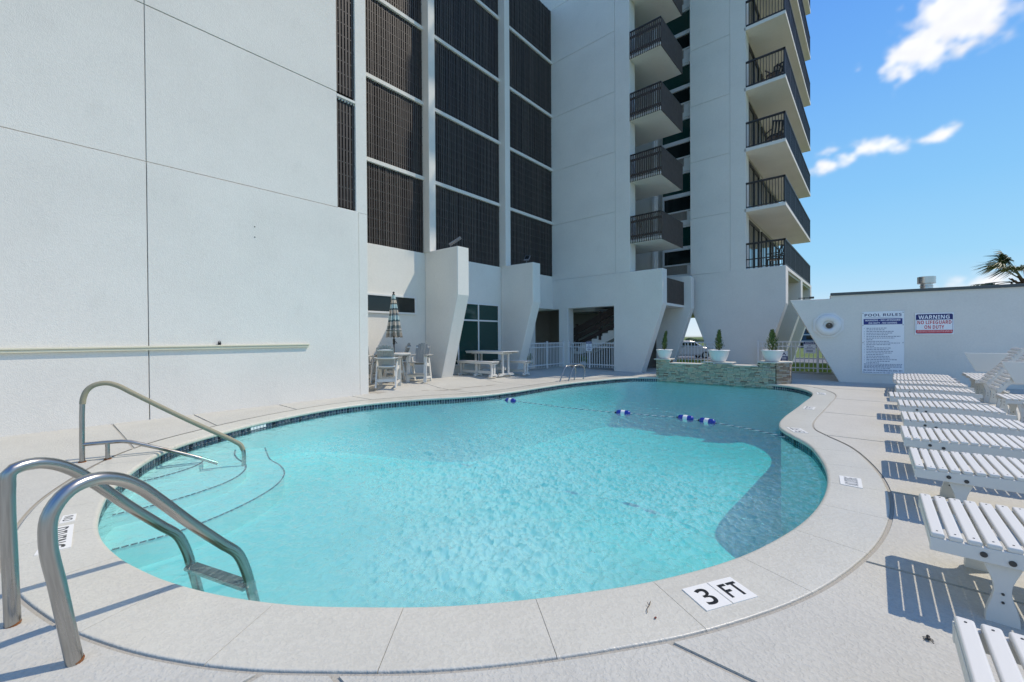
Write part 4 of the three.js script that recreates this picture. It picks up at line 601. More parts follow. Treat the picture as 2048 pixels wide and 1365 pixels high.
// ---------------------------------------------------------------- stone planter wall with urns
{
  const t = thing('stone_wall', 'low wall of green and tan ledge stones with three capped piers at the deep end', 'wall', [13.95, 0, -3.85]);
  const core = std({ color: C(.10, .105, .09), roughness: .95 });
  const tones = [[.56, .58, .42], [.46, .50, .37], [.62, .56, .40], [.52, .56, .45], [.36, .37, .28], [.66, .55, .38]].map((c) => std({ color: C(...c), roughness: .75, bumpMap: stuccoBump, bumpScale: .006 }, true));
  const tans = [[.46, .37, .26], [.38, .29, .20], [.52, .45, .34], [.30, .22, .16], [.44, .41, .35]].map((c) => std({ color: C(...c), roughness: .8, bumpMap: stuccoBump, bumpScale: .006 }, true));
  const X = 13.87, y0 = -.16;
  part(t, 'core', [box(X + .03, X + .44, y0, .475, -5.58, -2.1), box(X + .03, X + .50, y0, .60, -5.58, -5.2), box(X + .03, X + .5, y0, .60, -2.55, -2.12)], core);
  part(t, 'core', new THREE.ExtrudeGeometry(new THREE.Shape([[X + .03, 2.5], [X + .03, 2.10], [X + .36, 1.83], [X + .72, 1.83], [X + .72, 2.5]].map(([x, z]) => new THREE.Vector2(x, z))), { depth: .76, bevelEnabled: false }).rotateX(-Math.PI / 2).translate(0, y0, 0), core);
  const stones = []; const course = .04;
  const top = (z) => (z < -5.17 || z > -2.5 ? .60 : z > -4.06 && z < -3.25 ? .55 : .475);
  const run = (from, to, ht, tanShare, topOf) => { // ledge stones along a face from one corner to the other (plan), facing left of travel
    const a = V(from[0], 0, from[1]), b = V(to[0], 0, to[1]), d = b.clone().sub(a), L = d.length(); d.normalize(); const ang = Math.atan2(-d.z, d.x), out = V(-d.z, 0, d.x).multiplyScalar(-1);
    for (let y = y0 + .005; y < ht - .02; y += course) { let s = -rr(0, .08); while (s < L) { const w = rr(.07, .19), s0 = Math.max(0, s), s1 = Math.min(L, s + w); s += w; if (s1 - s0 < .03) continue; const m = a.clone().addScaledVector(d, (s0 + s1) / 2); if (topOf && y + course > topOf(m.z) + .012) continue; const dep = rr(.028, .05); m.addScaledVector(out, dep / 2 - .03); const g = new RoundedBoxGeometry(s1 - s0 - .006, course - .007, dep + .02, 1, .006).rotateY(ang).translate(m.x, y + course / 2, m.z); stones.push([g, rnd() < tanShare(m.z) ? tans[Math.floor(rnd() * tans.length)] : tones[Math.floor(rnd() * tones.length)]]); } }
  };
  run([X + .03, -5.58], [X + .03, -2.10], .60, (z) => (z < -5.45 ? .8 : z > -2.3 ? .25 : .10), top);
  run([X + .03, -2.10], [X + .36, -1.83], .60, () => 1); run([X + .36, -1.83], [X + .72, -1.83], .60, () => 1);
  stones.sort((a, b) => 0); let k = 0; const rest = new Map();
  const order = stones.map((s, i) => [s, (i * 7919) % stones.length]).sort((a, b) => a[1] - b[1]).map((q) => q[0]);
  for (const [g, m] of order) { if (k++ < 300) part(t, 'stone', g, m); else { if (!rest.has(m)) rest.set(m, []); rest.get(m).push(g); } }
  for (const [m, g] of rest) part(t, 'stone', g, m, { stuff: true });
  const cap = std({ color: C(.60, .57, .50), roughness: .7, bumpMap: stuccoBump, bumpScale: .002 }, true);
  part(t, 'cap', box(X - .05, X + .52, .602, .635, -5.64, -5.13, .008), cap); part(t, 'cap', box(X - .03, X + .47, .478, .508, -5.13, -4.10, .006), cap); part(t, 'cap', box(X - .05, X + .5, .552, .582, -4.10, -3.22, .008), cap); part(t, 'cap', box(X - .03, X + .47, .478, .508, -3.22, -2.53, .006), cap);
  part(t, 'cap', new THREE.ExtrudeGeometry(new THREE.Shape([[X - .05, 2.55], [X - .05, 2.07], [X + .34, 1.77], [X + .78, 1.77], [X + .78, 2.55]].map(([x, z]) => new THREE.Vector2(x, z))), { depth: .03, bevelEnabled: true, bevelSize: .004, bevelThickness: .003, bevelSegments: 1 }).rotateX(-Math.PI / 2).translate(0, .604, 0), cap);
}
{
  const soil = std({ color: C(.05, .035, .025), roughness: 1 });
  const urn = (label, x, y, z, R, h) => {
    const u = thing('urn', label, 'planter', [x, y, z], 'white bowl urns on the stone wall'); const q = [[.0, 0], [.55, 0], [.62, .03], [.70, .2], [.82, .45], [.90, .7], [.93, .86], [1.0, .9], [1.02, .95], [1.0, 1], [.90, 1], [.86, .93], [.80, .7], [.6, .3]];
    part(u, 'bowl', new THREE.LatheGeometry(q.map(([r, t]) => new THREE.Vector2(r * R, t * h)), 48), M.white, { local: true }); part(u, 'soil', cyl(.84 * R, .8 * R, .02, 0, h * .88, 0, 32), soil, { local: true }); return u;
  };
  const leafM = [[.11, .16, .042], [.07, .12, .035], [.17, .205, .06]].map((c) => std({ color: C(...c), roughness: .75, side: THREE.DoubleSide }));
  const shrub = (label, x, y, z, h, R, lean, thin) => {
    const t = thing('conifer_shrub', label, 'shrub', [x, y, z], 'small conifers in the urns'); part(t, 'stem', tube([V(0, 0, 0), V(lean * h * .4, h * .5, 0), V(lean * h, h * .92, 0)], .012, 10, 6), std({ color: C(.07, .045, .03), roughness: 1 }), { local: true });
    const lists = [[], [], []];
    for (let i = 0; i < 900; i++) { // upright sprays of scale leaves
      const v = Math.pow(rnd(), .8), y0 = v * h * .93 + .01, prof = Math.pow(1 - v, .62) * (.55 + .45 * smooth(v * 5)) * (1 - thin * .35), a = rnd() * 6.283, lump = .75 + .35 * Math.sin(a * 3 + v * 9) * Math.sin(v * 17 + a), r = R * prof * lump * Math.sqrt(rr(.15, 1)), cx = lean * h * v * v, p = V(cx + Math.cos(a) * r, y0, Math.sin(a) * r);
      const up = V(Math.cos(a) * .55, 1, Math.sin(a) * .55).normalize(), l = rr(.04, .085), w = rr(.008, .016), side = V(-Math.sin(a), rr(-.3, .3), Math.cos(a)).normalize(), e = p.clone().addScaledVector(up, l), mid = p.clone().addScaledVector(up, l * .45);
      const g = new THREE.BufferGeometry(); const A = mid.clone().addScaledVector(side, w), B = mid.clone().addScaledVector(side, -w); g.setAttribute('position', new THREE.Float32BufferAttribute([p.x, p.y, p.z, A.x, A.y, A.z, e.x, e.y, e.z, p.x, p.y, p.z, e.x, e.y, e.z, B.x, B.y, B.z], 3)); g.setAttribute('uv', new THREE.Float32BufferAttribute(new Float32Array(12), 2)); g.computeVertexNormals(); lists[Math.floor(rnd() * 3)].push(g);
    }
    lists.forEach((l, i) => part(t, 'foliage', l, leafM[i], { local: true }));
  };
  urn('white bowl urn on the left pier of the stone wall', 14.1, .636, -5.38, .265, .31); shrub('thin leaning conifer in the left urn', 14.1, .93, -5.38, .64, .15, .28, .6);
  urn('white bowl urn on the middle cap of the stone wall', 14.1, .583, -3.66, .31, .37); shrub('narrow upright conifer in the middle urn', 14.1, .93, -3.66, .66, .18, .1, .2);
  urn('white bowl urn on the right pier of the stone wall', 14.15, .636, -2.22, .29, .335); shrub('broad bushy conifer in the right urn', 14.15, .93, -2.22, .64, .24, -.02, 0);
}

// ---------------------------------------------------------------- picket fences
function fence(label, a, b, h, posts, y0 = 0, step = .115) {
  const A = V(a[0], y0, a[1]), B = V(b[0], y0, b[1]), L = A.distanceTo(B), t = thing('picket_fence', label, 'fence', [a[0], y0, a[1]], 'white metal picket fences'); t.rotation.y = Math.atan2(-(B.z - A.z), B.x - A.x);
  const pk = new THREE.BoxGeometry(.024, h - .06, .024); const n = Math.round(L / step); for (let i = 1; i < n; i++) { const m = new THREE.Mesh(pk, M.fence); m.name = 'picket'; m.position.set(i * L / n, .05 + (h - .06) / 2, 0); t.add(m); }
  for (const y of [h - .02, h - .19, .17]) part(t, 'fence_rail', box(0, L, y - .02, y + .02, -.019, .019, .003), M.fence, { local: true });
  for (const p of posts) { const q = part(t, 'post', box(p * L - .032, p * L + .032, 0, h + .04, -.032, .032, .004), M.fence, { local: true }); part(q, 'post_cap', new THREE.ConeGeometry(.052, .03, 4).rotateY(Math.PI / 4).translate(p * L, h + .055, 0), M.fence, { local: true }); }
  return t;
}
fence('white picket fence closing the stair opening', [15.5, -10.16], [15.5, -7.96], 1.10, [0.0, .47, 1], .05);
fence('white picket fence from the far buttress to the stair wall', [12.55, -10.3], [15.40, -10.42], 1.10, [.0, .55, 1], .06);
fence('white picket fence between the slanted wall end and the first slanted pier', [18.3, -6.6], [18.3, -4.92], 1.16, [0, 1], .0, .13);
fence('white picket fence between the slanted pier and the pool house', [18.38, -3.35], [18.38, -.55], 1.14, [0, .665, 1], .04, .135);
{
  const notice = (label, x, y, z, w, h, kind) => {
    const s = thing('notice_sign', label, 'sign', [x, y, z]); s.rotation.y = -Math.PI / 2; const b = part(s, 'board', cbox(w, h, .008, 0, 0, 0, .002), M.white, { local: true });
    part(b, 'print', new THREE.PlaneGeometry(w - .01, h - .01).translate(0, 0, .0055), std({ roughness: .4, map: canvasTex(256, Math.round(256 * h / w), (g, cw, ch) => {
      g.fillStyle = '#e9ecef'; g.fillRect(0, 0, cw, ch); g.fillStyle = '#20306e'; g.textAlign = 'center'; g.textBaseline = 'middle'; const fit = (t, yy, tw, px) => { g.font = `bold ${px}px sans-serif`; g.save(); g.translate(cw / 2, yy); g.scale(cw * tw / g.measureText(t).width, 1); g.fillText(t, 0, 0); g.restore(); };
      if (kind) { g.fillRect(0, ch * .48, cw, ch * .52); g.beginPath(); g.moveTo(cw * .2, ch * .4); g.lineTo(cw * .5, ch * .1); g.lineTo(cw * .8, ch * .4); g.lineTo(cw * .65, ch * .4); g.lineTo(cw * .5, ch * .25); g.lineTo(cw * .35, ch * .4); g.fill(); g.fillStyle = '#e9ecef'; for (const yy of [.58, .70, .84]) g.fillRect(cw * .18, ch * yy, cw * .64, ch * .055); return; }
      g.fillRect(0, 0, cw, ch * .22); g.fillStyle = '#eef0f4'; fit('NOTICE', ch * .115, .82, ch * .16); g.fillStyle = '#20306e'; fit('NO', ch * .34, .2, ch * .11); fit('GLASS', ch * .48, .5, ch * .11); fit('CONTAINERS', ch * .62, .84, ch * .11); g.fillRect(cw * .22, ch * .75, cw * .56, ch * .05); g.fillRect(cw * .22, ch * .85, cw * .56, ch * .05);
    }) }), { local: true });
  };
  notice('blue and white notice sign hanging on the picket fence before the stairs', 15.45, .99, -9.13, .28, .42, 0);
  notice('blue and white notice sign on the fence beside the pool house', 18.33, .96, -1.72, .36, .42, 0);
  notice('small white and dark blue sign on the fence behind the right urn', 18.33, .62, -2.50, .24, .40, 1);
}
{ // lime plants behind the fences
  const lime = [[.22, .30, .05], [.15, .23, .03]].map((c) => std({ color: C(...c), roughness: .6, side: THREE.DoubleSide }));
  const plant = (label, x, z, y, h, r) => { const t = thing('potted_plant', label, 'plant', [x, y, z], 'lime green potted plants behind the fences'); part(t, 'pot', new THREE.LatheGeometry([[0, 0], [.11, 0], [.15, .22], [.165, .24], [.15, .25], [0, .24]].map((q) => new THREE.Vector2(...q)), 20), M.white, { local: true }); const ls = [[], []]; for (let i = 0; i < 130; i++) { const a = rnd() * 6.28, v = rnd(), p = V(Math.cos(a) * r * rnd(), .25 + v * h, Math.sin(a) * r * rnd()); const g = new THREE.PlaneGeometry(.07, .11, 1, 2); g.rotateX(rr(-1.2, 1.2)).rotateY(a).translate(p.x, p.y, p.z); ls[i % 2].push(g); } ls.forEach((l, i) => part(t, 'foliage', l, lime[i], { local: true })); };
  plant('lime green potted plant behind the passage fence', 13.3, -10.75, .06, .38, .24); plant('lime green potted plant behind the stair opening fence', 16.0, -9.75, .05, .22, .16);
}

// ---------------------------------------------------------------- tall table, chairs and closed umbrella by the wing
const TX = 6.62, TZ = -10.22, TY = .135;
{
  const t = thing('tall_table', 'tall round white table under the closed umbrella', 'table', [TX, TY, TZ]);
  part(t, 'tabletop', [cyl(.46, .46, .028, 0, .815, 0, 40), cyl(.43, .43, .03, 0, .786, 0, 40)], M.poly, { local: true });
  for (const a of [.6, 2.17, 3.74, 5.31]) part(t, 'leg', [bar(V(Math.cos(a) * .30, 0, Math.sin(a) * .30), V(Math.cos(a) * .18, .77, Math.sin(a) * .18), .085, .035, .005), bar(V(Math.cos(a) * .26, .3, Math.sin(a) * .26), V(0, .3, 0), .03, .07)], M.poly, { local: true });
  const u = thing('patio_umbrella', 'closed patio umbrella striped in teal, tan and grey standing in the tall table', 'umbrella', [TX, TY, TZ]);
  part(u, 'pole', cyl(.019, .019, 2.5, 0, 1.27, 0, 12), M.bolt, { local: true }); part(u, 'finial', new THREE.SphereGeometry(.03, 10, 8).translate(0, 2.54, 0), M.black, { local: true }); part(u, 'crank', [cyl(.035, .03, .13, 0, 1.16, 0, 12), bar(V(.03, 1.16, .02), V(.08, 1.10, .03), .016, .016), cyl(.045, .02, .05, 0, 1.09, 0, 12)], M.black, { local: true });
  // folded canopy: star-shaped section with hanging folds
  const nA = 96, nH = 40, y1 = 2.50, y0 = 1.28, pos = [], uv = [], idx = []; for (let j = 0; j <= nH; j++) for (let i = 0; i <= nA; i++) { const v = j / nH, a = i / nA * 6.283, f = .5 + .5 * Math.cos(a * 8 + .4 * Math.sin(v * 3)), R = lerp(.035, .235, Math.pow(v, .9)) * (1 - .38 * f * smooth(v * 2.5)) * (1 + .04 * Math.sin(a * 3 + 1)), y = lerp(y1, y0, v) + (v > .97 ? .03 * f : 0) - .02 * v * Math.sin(a * 8); pos.push(Math.cos(a) * R, y, Math.sin(a) * R); uv.push(i / nA * 8, v); }
  for (let j = 0; j < nH; j++) for (let i = 0; i < nA; i++) { const k = j * (nA + 1) + i; idx.push(k, k + 1, k + nA + 1, k + 1, k + nA + 2, k + nA + 1); }
  const g = new THREE.BufferGeometry(); g.setAttribute('position', new THREE.Float32BufferAttribute(pos, 3)); g.setAttribute('uv', new THREE.Float32BufferAttribute(uv, 2)); g.setIndex(idx); g.computeVertexNormals();
  const cloth = canvasTex(256, 512, (c, w, h) => { const st = [['#8b857b', 0, .1], ['#b3afa6', .1, .2], ['#69716f', .2, .27], ['#b9b0a2', .27, .36], ['#4d6062', .36, .40], ['#a9bdbc', .40, .50], ['#737775', .50, .55], ['#bdb1a2', .55, .63], ['#43545a', .63, .67], ['#aac3c3', .67, .76], ['#64665f', .76, .79], ['#c2b6a5', .79, .86], ['#4a5f63', .86, .89], ['#a4bebd', .89, .97], ['#454e4e', .97, 1]]; for (const [col, a, b] of st) { c.fillStyle = col; c.fillRect(0, a * h, w, (b - a) * h + 1); } c.fillStyle = 'rgba(40,50,52,.35)'; c.fillRect(w * .1, 0, w * .08, h); c.fillRect(w * .55, 0, w * .05, h); c.fillStyle = 'rgba(230,225,215,.35)'; c.fillRect(w * .3, 0, w * .1, h); });
  cloth.wrapS = THREE.RepeatWrapping; cloth.flipY = true; part(u, 'canopy', g, std({ map: cloth, roughness: .9, side: THREE.DoubleSide }), { local: true });
  part(u, 'strap', cyl(.21, .215, .02, 0, 1.47, 0, 24), std({ color: C(.1, .13, .13), roughness: .9 }), { local: true });
}
{
  const mk = (label) => {
    const c = thing('bar_chair', label, 'chair', [0, 0, 0], 'tall white and grey chairs round the tall table');
    for (const s of [-1, 1]) {
      part(c, 'leg', bar(V(s * .25, 0, .26), V(s * .25, .745, .19), .035, .09, .004), M.poly, { local: true }); part(c, 'leg', bar(V(s * .25, 0, -.30), V(s * .25, .70, -.08), .035, .09, .004), M.poly, { local: true });
      part(c, 'armrest', bar(V(s * .265, .765, -.28), V(s * .265, .765, .30), .12, .026, .008), M.polyGrey, { local: true }); part(c, 'side_rail', bar(V(s * .245, .47, -.22), V(s * .245, .52, .25), .03, .09, .004), M.poly, { local: true });
    }
    for (let i = 0; i < 6; i++) part(c, 'seat_slat', bar(V(-.24, .53 + i * .006, -.16 + i * .078), V(.24, .53 + i * .006, -.16 + i * .078), .066, .022, .004), M.polyGrey, { local: true });
    for (let i = 0; i < 6; i++) { const x = (i - 2.5) * .075, top = 1.11 - Math.pow(Math.abs(i - 2.5) / 2.5, 2) * .07; part(c, 'back_slat', bar(V(x * .85, .48, -.15), V(x, top, -.36), .068, .02, .006), M.polyGrey, { local: true }); }
    const arcBar = (y, z, w) => tube([V(-w, y, z + .03), V(0, y, z - .025), V(w, y, z + .03)], .024, 12, 8); part(c, 'back_rail', [arcBar(.975, -.345, .215), arcBar(.765, -.275, .29), arcBar(.545, -.2, .22)], M.poly, { local: true });
    part(c, 'stretcher', [bar(V(-.25, .20, .235), V(.25, .20, .235), .03, .07), bar(V(-.25, .19, -.23), V(.25, .19, -.23), .03, .07), bar(V(-.25, .12, -.26), V(-.25, .14, .24), .03, .06), bar(V(.25, .12, -.26), V(.25, .14, .24), .03, .06)], M.poly, { local: true }); part(c, 'footrest', bar(V(-.24, .235, .29), V(.24, .235, .29), .09, .022), M.polyGrey, { local: true });
    return c;
  };
  const face = (x, z) => Math.atan2(TX - x, TZ - z), c = mk('tall white and grey chair with its back to the pool, nearest of the tall table'); const p = [[6.03, -9.60], [7.22, -9.86], [6.02, -10.72], [7.05, -10.72]];
  const gy = (x, z) => ground(x, z); c.position.set(p[0][0], gy(...p[0]), p[0][1]); c.rotation.y = face(...p[0]);
  copyOf(c, 'bar_chair', [p[1][0], gy(...p[1]), p[1][1]], face(7.5, -9.62), 'tall white and grey chair seen from the side at the right of the tall table');
  copyOf(c, 'bar_chair', [p[2][0], gy(...p[2]), p[2][1]], face(...p[2]), 'tall white and grey chair partly hidden by the stucco corner');
  copyOf(c, 'bar_chair', [p[3][0], gy(...p[3]), p[3][1]], face(...p[3]), 'tall white and grey chair behind the tall table with only its back showing');
}
{ // picnic table and benches on trestles
  const trestle = (w, h, z, foot) => [bar(V(-w * .5, .0, z), V(-w * .5, 0, z), .01, .01)].slice(1).concat([cbox(w, .05, .10, 0, .055, z, .004), cbox(w * .34, .05, .10, -w * .42, .025, z, .006), cbox(w * .34, .05, .10, w * .42, .025, z, .006), cbox(w * .92, .05, .09, 0, h - .055, z, .004), cbox(.07, h - .13, .05, -w * .22, h / 2, z, .004), cbox(.07, h - .13, .05, w * .22, h / 2, z, .004)]);
  const build = (name, label, cat, x, z, w, L, h, ends, ang, group) => {
    const t = thing(name, label, cat, [x, ground(x, z), z], group); t.rotation.y = ang; const n = Math.round(w / .13); for (let i = 0; i < n; i++) part(t, 'top_board', cbox(w / n - .008, .03, L, -w / 2 + (i + .5) * w / n, h - .015, 0, .005), M.poly, { local: true });
    for (const e of ends) part(t, 'trestle', trestle(w * .78, h - .03, e * L / 2), M.poly, { local: true }); part(t, 'stretcher', cbox(.04, .09, L * Math.abs(ends[0]) * 1.0, 0, h * .28, 0, .004), M.poly, { local: true }); part(t, 'edge_board', [cbox(.02, .05, L - .04, -w / 2 + .03, h - .055, 0), cbox(.02, .05, L - .04, w / 2 - .03, h - .055, 0)], M.poly, { local: true }); return t;
  };
  build('picnic_table', 'long white picnic table with trestle legs before the teal window', 'table', 10.35, -9.98, .85, 1.75, .83, [-.72, .72], .03);
  build('picnic_bench', 'white bench on the pool side of the picnic table, with three trestles', 'bench', 9.62, -9.95, .36, 1.62, .50, [-.86, .04, .86], .05, 'white picnic benches');
  build('picnic_bench', 'white bench on the far side of the picnic table', 'bench', 11.15, -9.75, .36, 1.5, .50, [-.84, .84], .05, 'white picnic benches');
}

// ---------------------------------------------------------------- loungers
{
  const W = .70, seatN = 16, pitch = .0632;
  const legShape = () => { const s = new THREE.Shape(); s.moveTo(-.052, 0); s.lineTo(.052, 0); s.bezierCurveTo(.056, .06, .03, .10, .026, .15); s.bezierCurveTo(.022, .20, .05, .24, .066, .30); s.lineTo(-.066, .30); s.bezierCurveTo(-.05, .24, -.022, .20, -.026, .15); s.bezierCurveTo(-.03, .10, -.056, .06, -.052, 0); return s; };
  const legG = new THREE.ExtrudeGeometry(legShape(), { depth: .028, bevelEnabled: true, bevelSize: .003, bevelThickness: .003, bevelSegments: 1, curveSegments: 10 }).rotateY(-Math.PI / 2);
  const railG = new THREE.ExtrudeGeometry((() => { const s = new THREE.Shape(); s.moveTo(0, .29); s.lineTo(0, .352); for (let i = 1; i <= 13; i++) { const z = i * .0832; s.lineTo(z, .352 + .016 * Math.sin(z * 3.1) * smooth(z * 2)); } s.lineTo(1.0816, .29); s.closePath(); return s; })(), { depth: .026, bevelEnabled: true, bevelSize: .002, bevelThickness: .002, bevelSegments: 1 }).rotateY(-Math.PI / 2);
  const slatG = new RoundedBoxGeometry(W, .026, .051, 2, .009), backSlatG = slatG, boltG = new THREE.CylinderGeometry(.013, .013, .006, 14).rotateZ(Math.PI / 2), boltG2 = new THREE.CylinderGeometry(.0055, .0055, .006, 10).rotateZ(Math.PI / 2), screwG = new THREE.CylinderGeometry(.004, .004, .003, 8);
  metreUV(slatG); const legU = metreUV(legG), railU = metreUV(railG), slatU = metreUV(slatG);
  const mesh = (p, n, g, m, x, y, z, rx = 0) => { const q = new THREE.Mesh(g, m); q.name = n; q.position.set(x, y, z); q.rotation.x = rx; p.add(q); return q; };
  const topAt = (z) => .366 + .016 * Math.sin(z * 3.1) * smooth(z * 2);
  function mk(label, raise, oz = 0, oy = 0) {
    const t = thing('sun_lounger', label, 'sun lounger', [0, 0, 0], 'white slatted sun loungers beside the pool');
    mesh(t, 'side_rail', railU, M.poly, .028, 0, 0); mesh(t, 'side_rail', railU, M.poly, W, 0, 0); part(t, 'end_board', box(.03, W - .03, .292, .350, 0.0, .024, .003), M.poly, { local: true });
    for (let i = 0; i < seatN; i++) { const z = .026 + i * pitch, s = mesh(t, 'seat_slat', slatU, M.poly, W / 2, topAt(z), z, -Math.atan(.05 * Math.cos(z * 3.1) * smooth(z * 2))); for (const x of [-.315, .315]) mesh(s, 'screw', screwG, M.bolt, x, .0135, 0); }
    for (const z of [.245, .93, 1.42]) for (const x of [.03 + .031, W - .03]) { const l = mesh(t, 'leg', legU, M.poly, x, 0, z); if (z > 1) l.scale.y = 1.27; for (const y of [.105, .145]) mesh(l, 'bolt', boltG2, M.bolt, -.034, y, 0); }
    for (const z of [.18, .27]) mesh(t, 'bolt', boltG, M.bolt, -.002, z === .18 ? .325 : .312, z);
    part(t, 'crossbar', [box(.06, W - .06, .26, .30, .235, .262), box(.06, W - .06, .33, .375, 1.41, 1.437)], M.poly, { local: true });
    const b = new THREE.Group(); b.name = 'backrest'; b.position.set(0, .425, 1.24); b.rotation.x = -raise; t.add(b);
    for (let i = 0; i < 13; i++) mesh(b, 'back_slat', slatU, M.poly, W / 2, .012, .035 + i * pitch);
    for (const x of [.004, W - .032]) { const g = metreUV(box(x, x + .028, -.05, 0, 0, .86, .003)); const q = new THREE.Mesh(g, M.poly); q.name = 'back_frame'; b.add(q); }
    if (raise > .3) { // wide side panel that props the raised back
      const g = metreUV(slabZY([[1.10, .68], [1.27, .68], [1.52, 1.03], [.95, 1.03]], -.03, 0, .004)); const q = new THREE.Mesh(g, M.poly); q.name = 'side_panel'; q.position.set(-.01, oy, oz); t.add(q);
    }
    return t;
  }
  const flat = mk('nearest white slatted lounger, cut off by the lower right corner', .02), up = mk('white slatted lounger with raised back, fourth from the pool house wall', 1.0);
  const place = (o, x, z) => o.position.set(x, 0, z);
  place(flat, 1.448, .218);
  const list = [[2.975, .222, 'second white slatted lounger from the viewer, its front leg in full view'], [4.43, .245, 'third white slatted lounger from the viewer, with a pale leg showing under its foot end'], [5.60, .233, 'fourth white slatted lounger from the viewer'], [6.80, .28, 'fifth white slatted lounger from the viewer'], [8.14, .29, 'sixth white slatted lounger from the viewer'], [9.25, .215, 'seventh white slatted lounger from the viewer, pushed out towards the pool']];
  list.forEach(([x, z, l]) => copyOf(flat, 'sun_lounger', [x, 0, z], 0, l));
  place(up, 11.85, .39); place(mk('white slatted lounger with raised back, fifth from the pool house wall', .95, .33, -.10), 10.62, .335);
  copyOf(flat, 'sun_lounger', [12.78, 0, .36], 0, 'third white slatted lounger from the pool house wall, lying flat'); copyOf(flat, 'sun_lounger', [13.52, 0, .385], 0, 'second white slatted lounger from the pool house wall, lying flat'); copyOf(flat, 'sun_lounger', [14.26, 0, .41], 0, 'white slatted lounger next to the pool house wall, farthest of the row');
}
{ // twig, leaf and insect on the coping and deck
  const t = thing('twig', 'thin brown twig lying on the coping near the 3 FT marker', 'twig', [2.02, .005, -.86]); t.scale.setScalar(.75); const m = std({ color: C(.10, .06, .035), roughness: 1 }); part(t, 'stick', tube([V(-.055, .003, .02), V(-.02, .006, .004), V(.03, .004, .0), V(.075, .003, -.012)], .0022, 16, 6), m, { local: true }); part(t, 'stick', tube([V(.02, .004, .0), V(.035, .012, -.018)], .0018, 5, 6), m, { local: true });
  const f = thing('fallen_leaf', 'tiny dry red leaf on the coping left of the 3 FT marker', 'leaf', [1.97, .004, -.80]); part(f, 'blade', new THREE.SphereGeometry(.009, 8, 6).scale(1, .25, .6).translate(0, .003, 0), std({ color: C(.16, .03, .02), roughness: .9 }), { local: true });
  const b = thing('insect', 'small black insect on the deck beside the nearest lounger', 'insect', [2.63, .0, .19]); part(b, 'body', [new THREE.SphereGeometry(.012, 10, 8).scale(1, .6, .6).translate(0, .01, 0), new THREE.SphereGeometry(.007, 8, 6).translate(.014, .011, 0)], M.black, { local: true }); for (const s of [-1, 1]) for (const x of [-.007, .002, .010]) part(b, 'leg', bar(V(x, .009, s * .004), V(x * 1.7, 0, s * .018), .002, .002), M.black, { local: true });
}

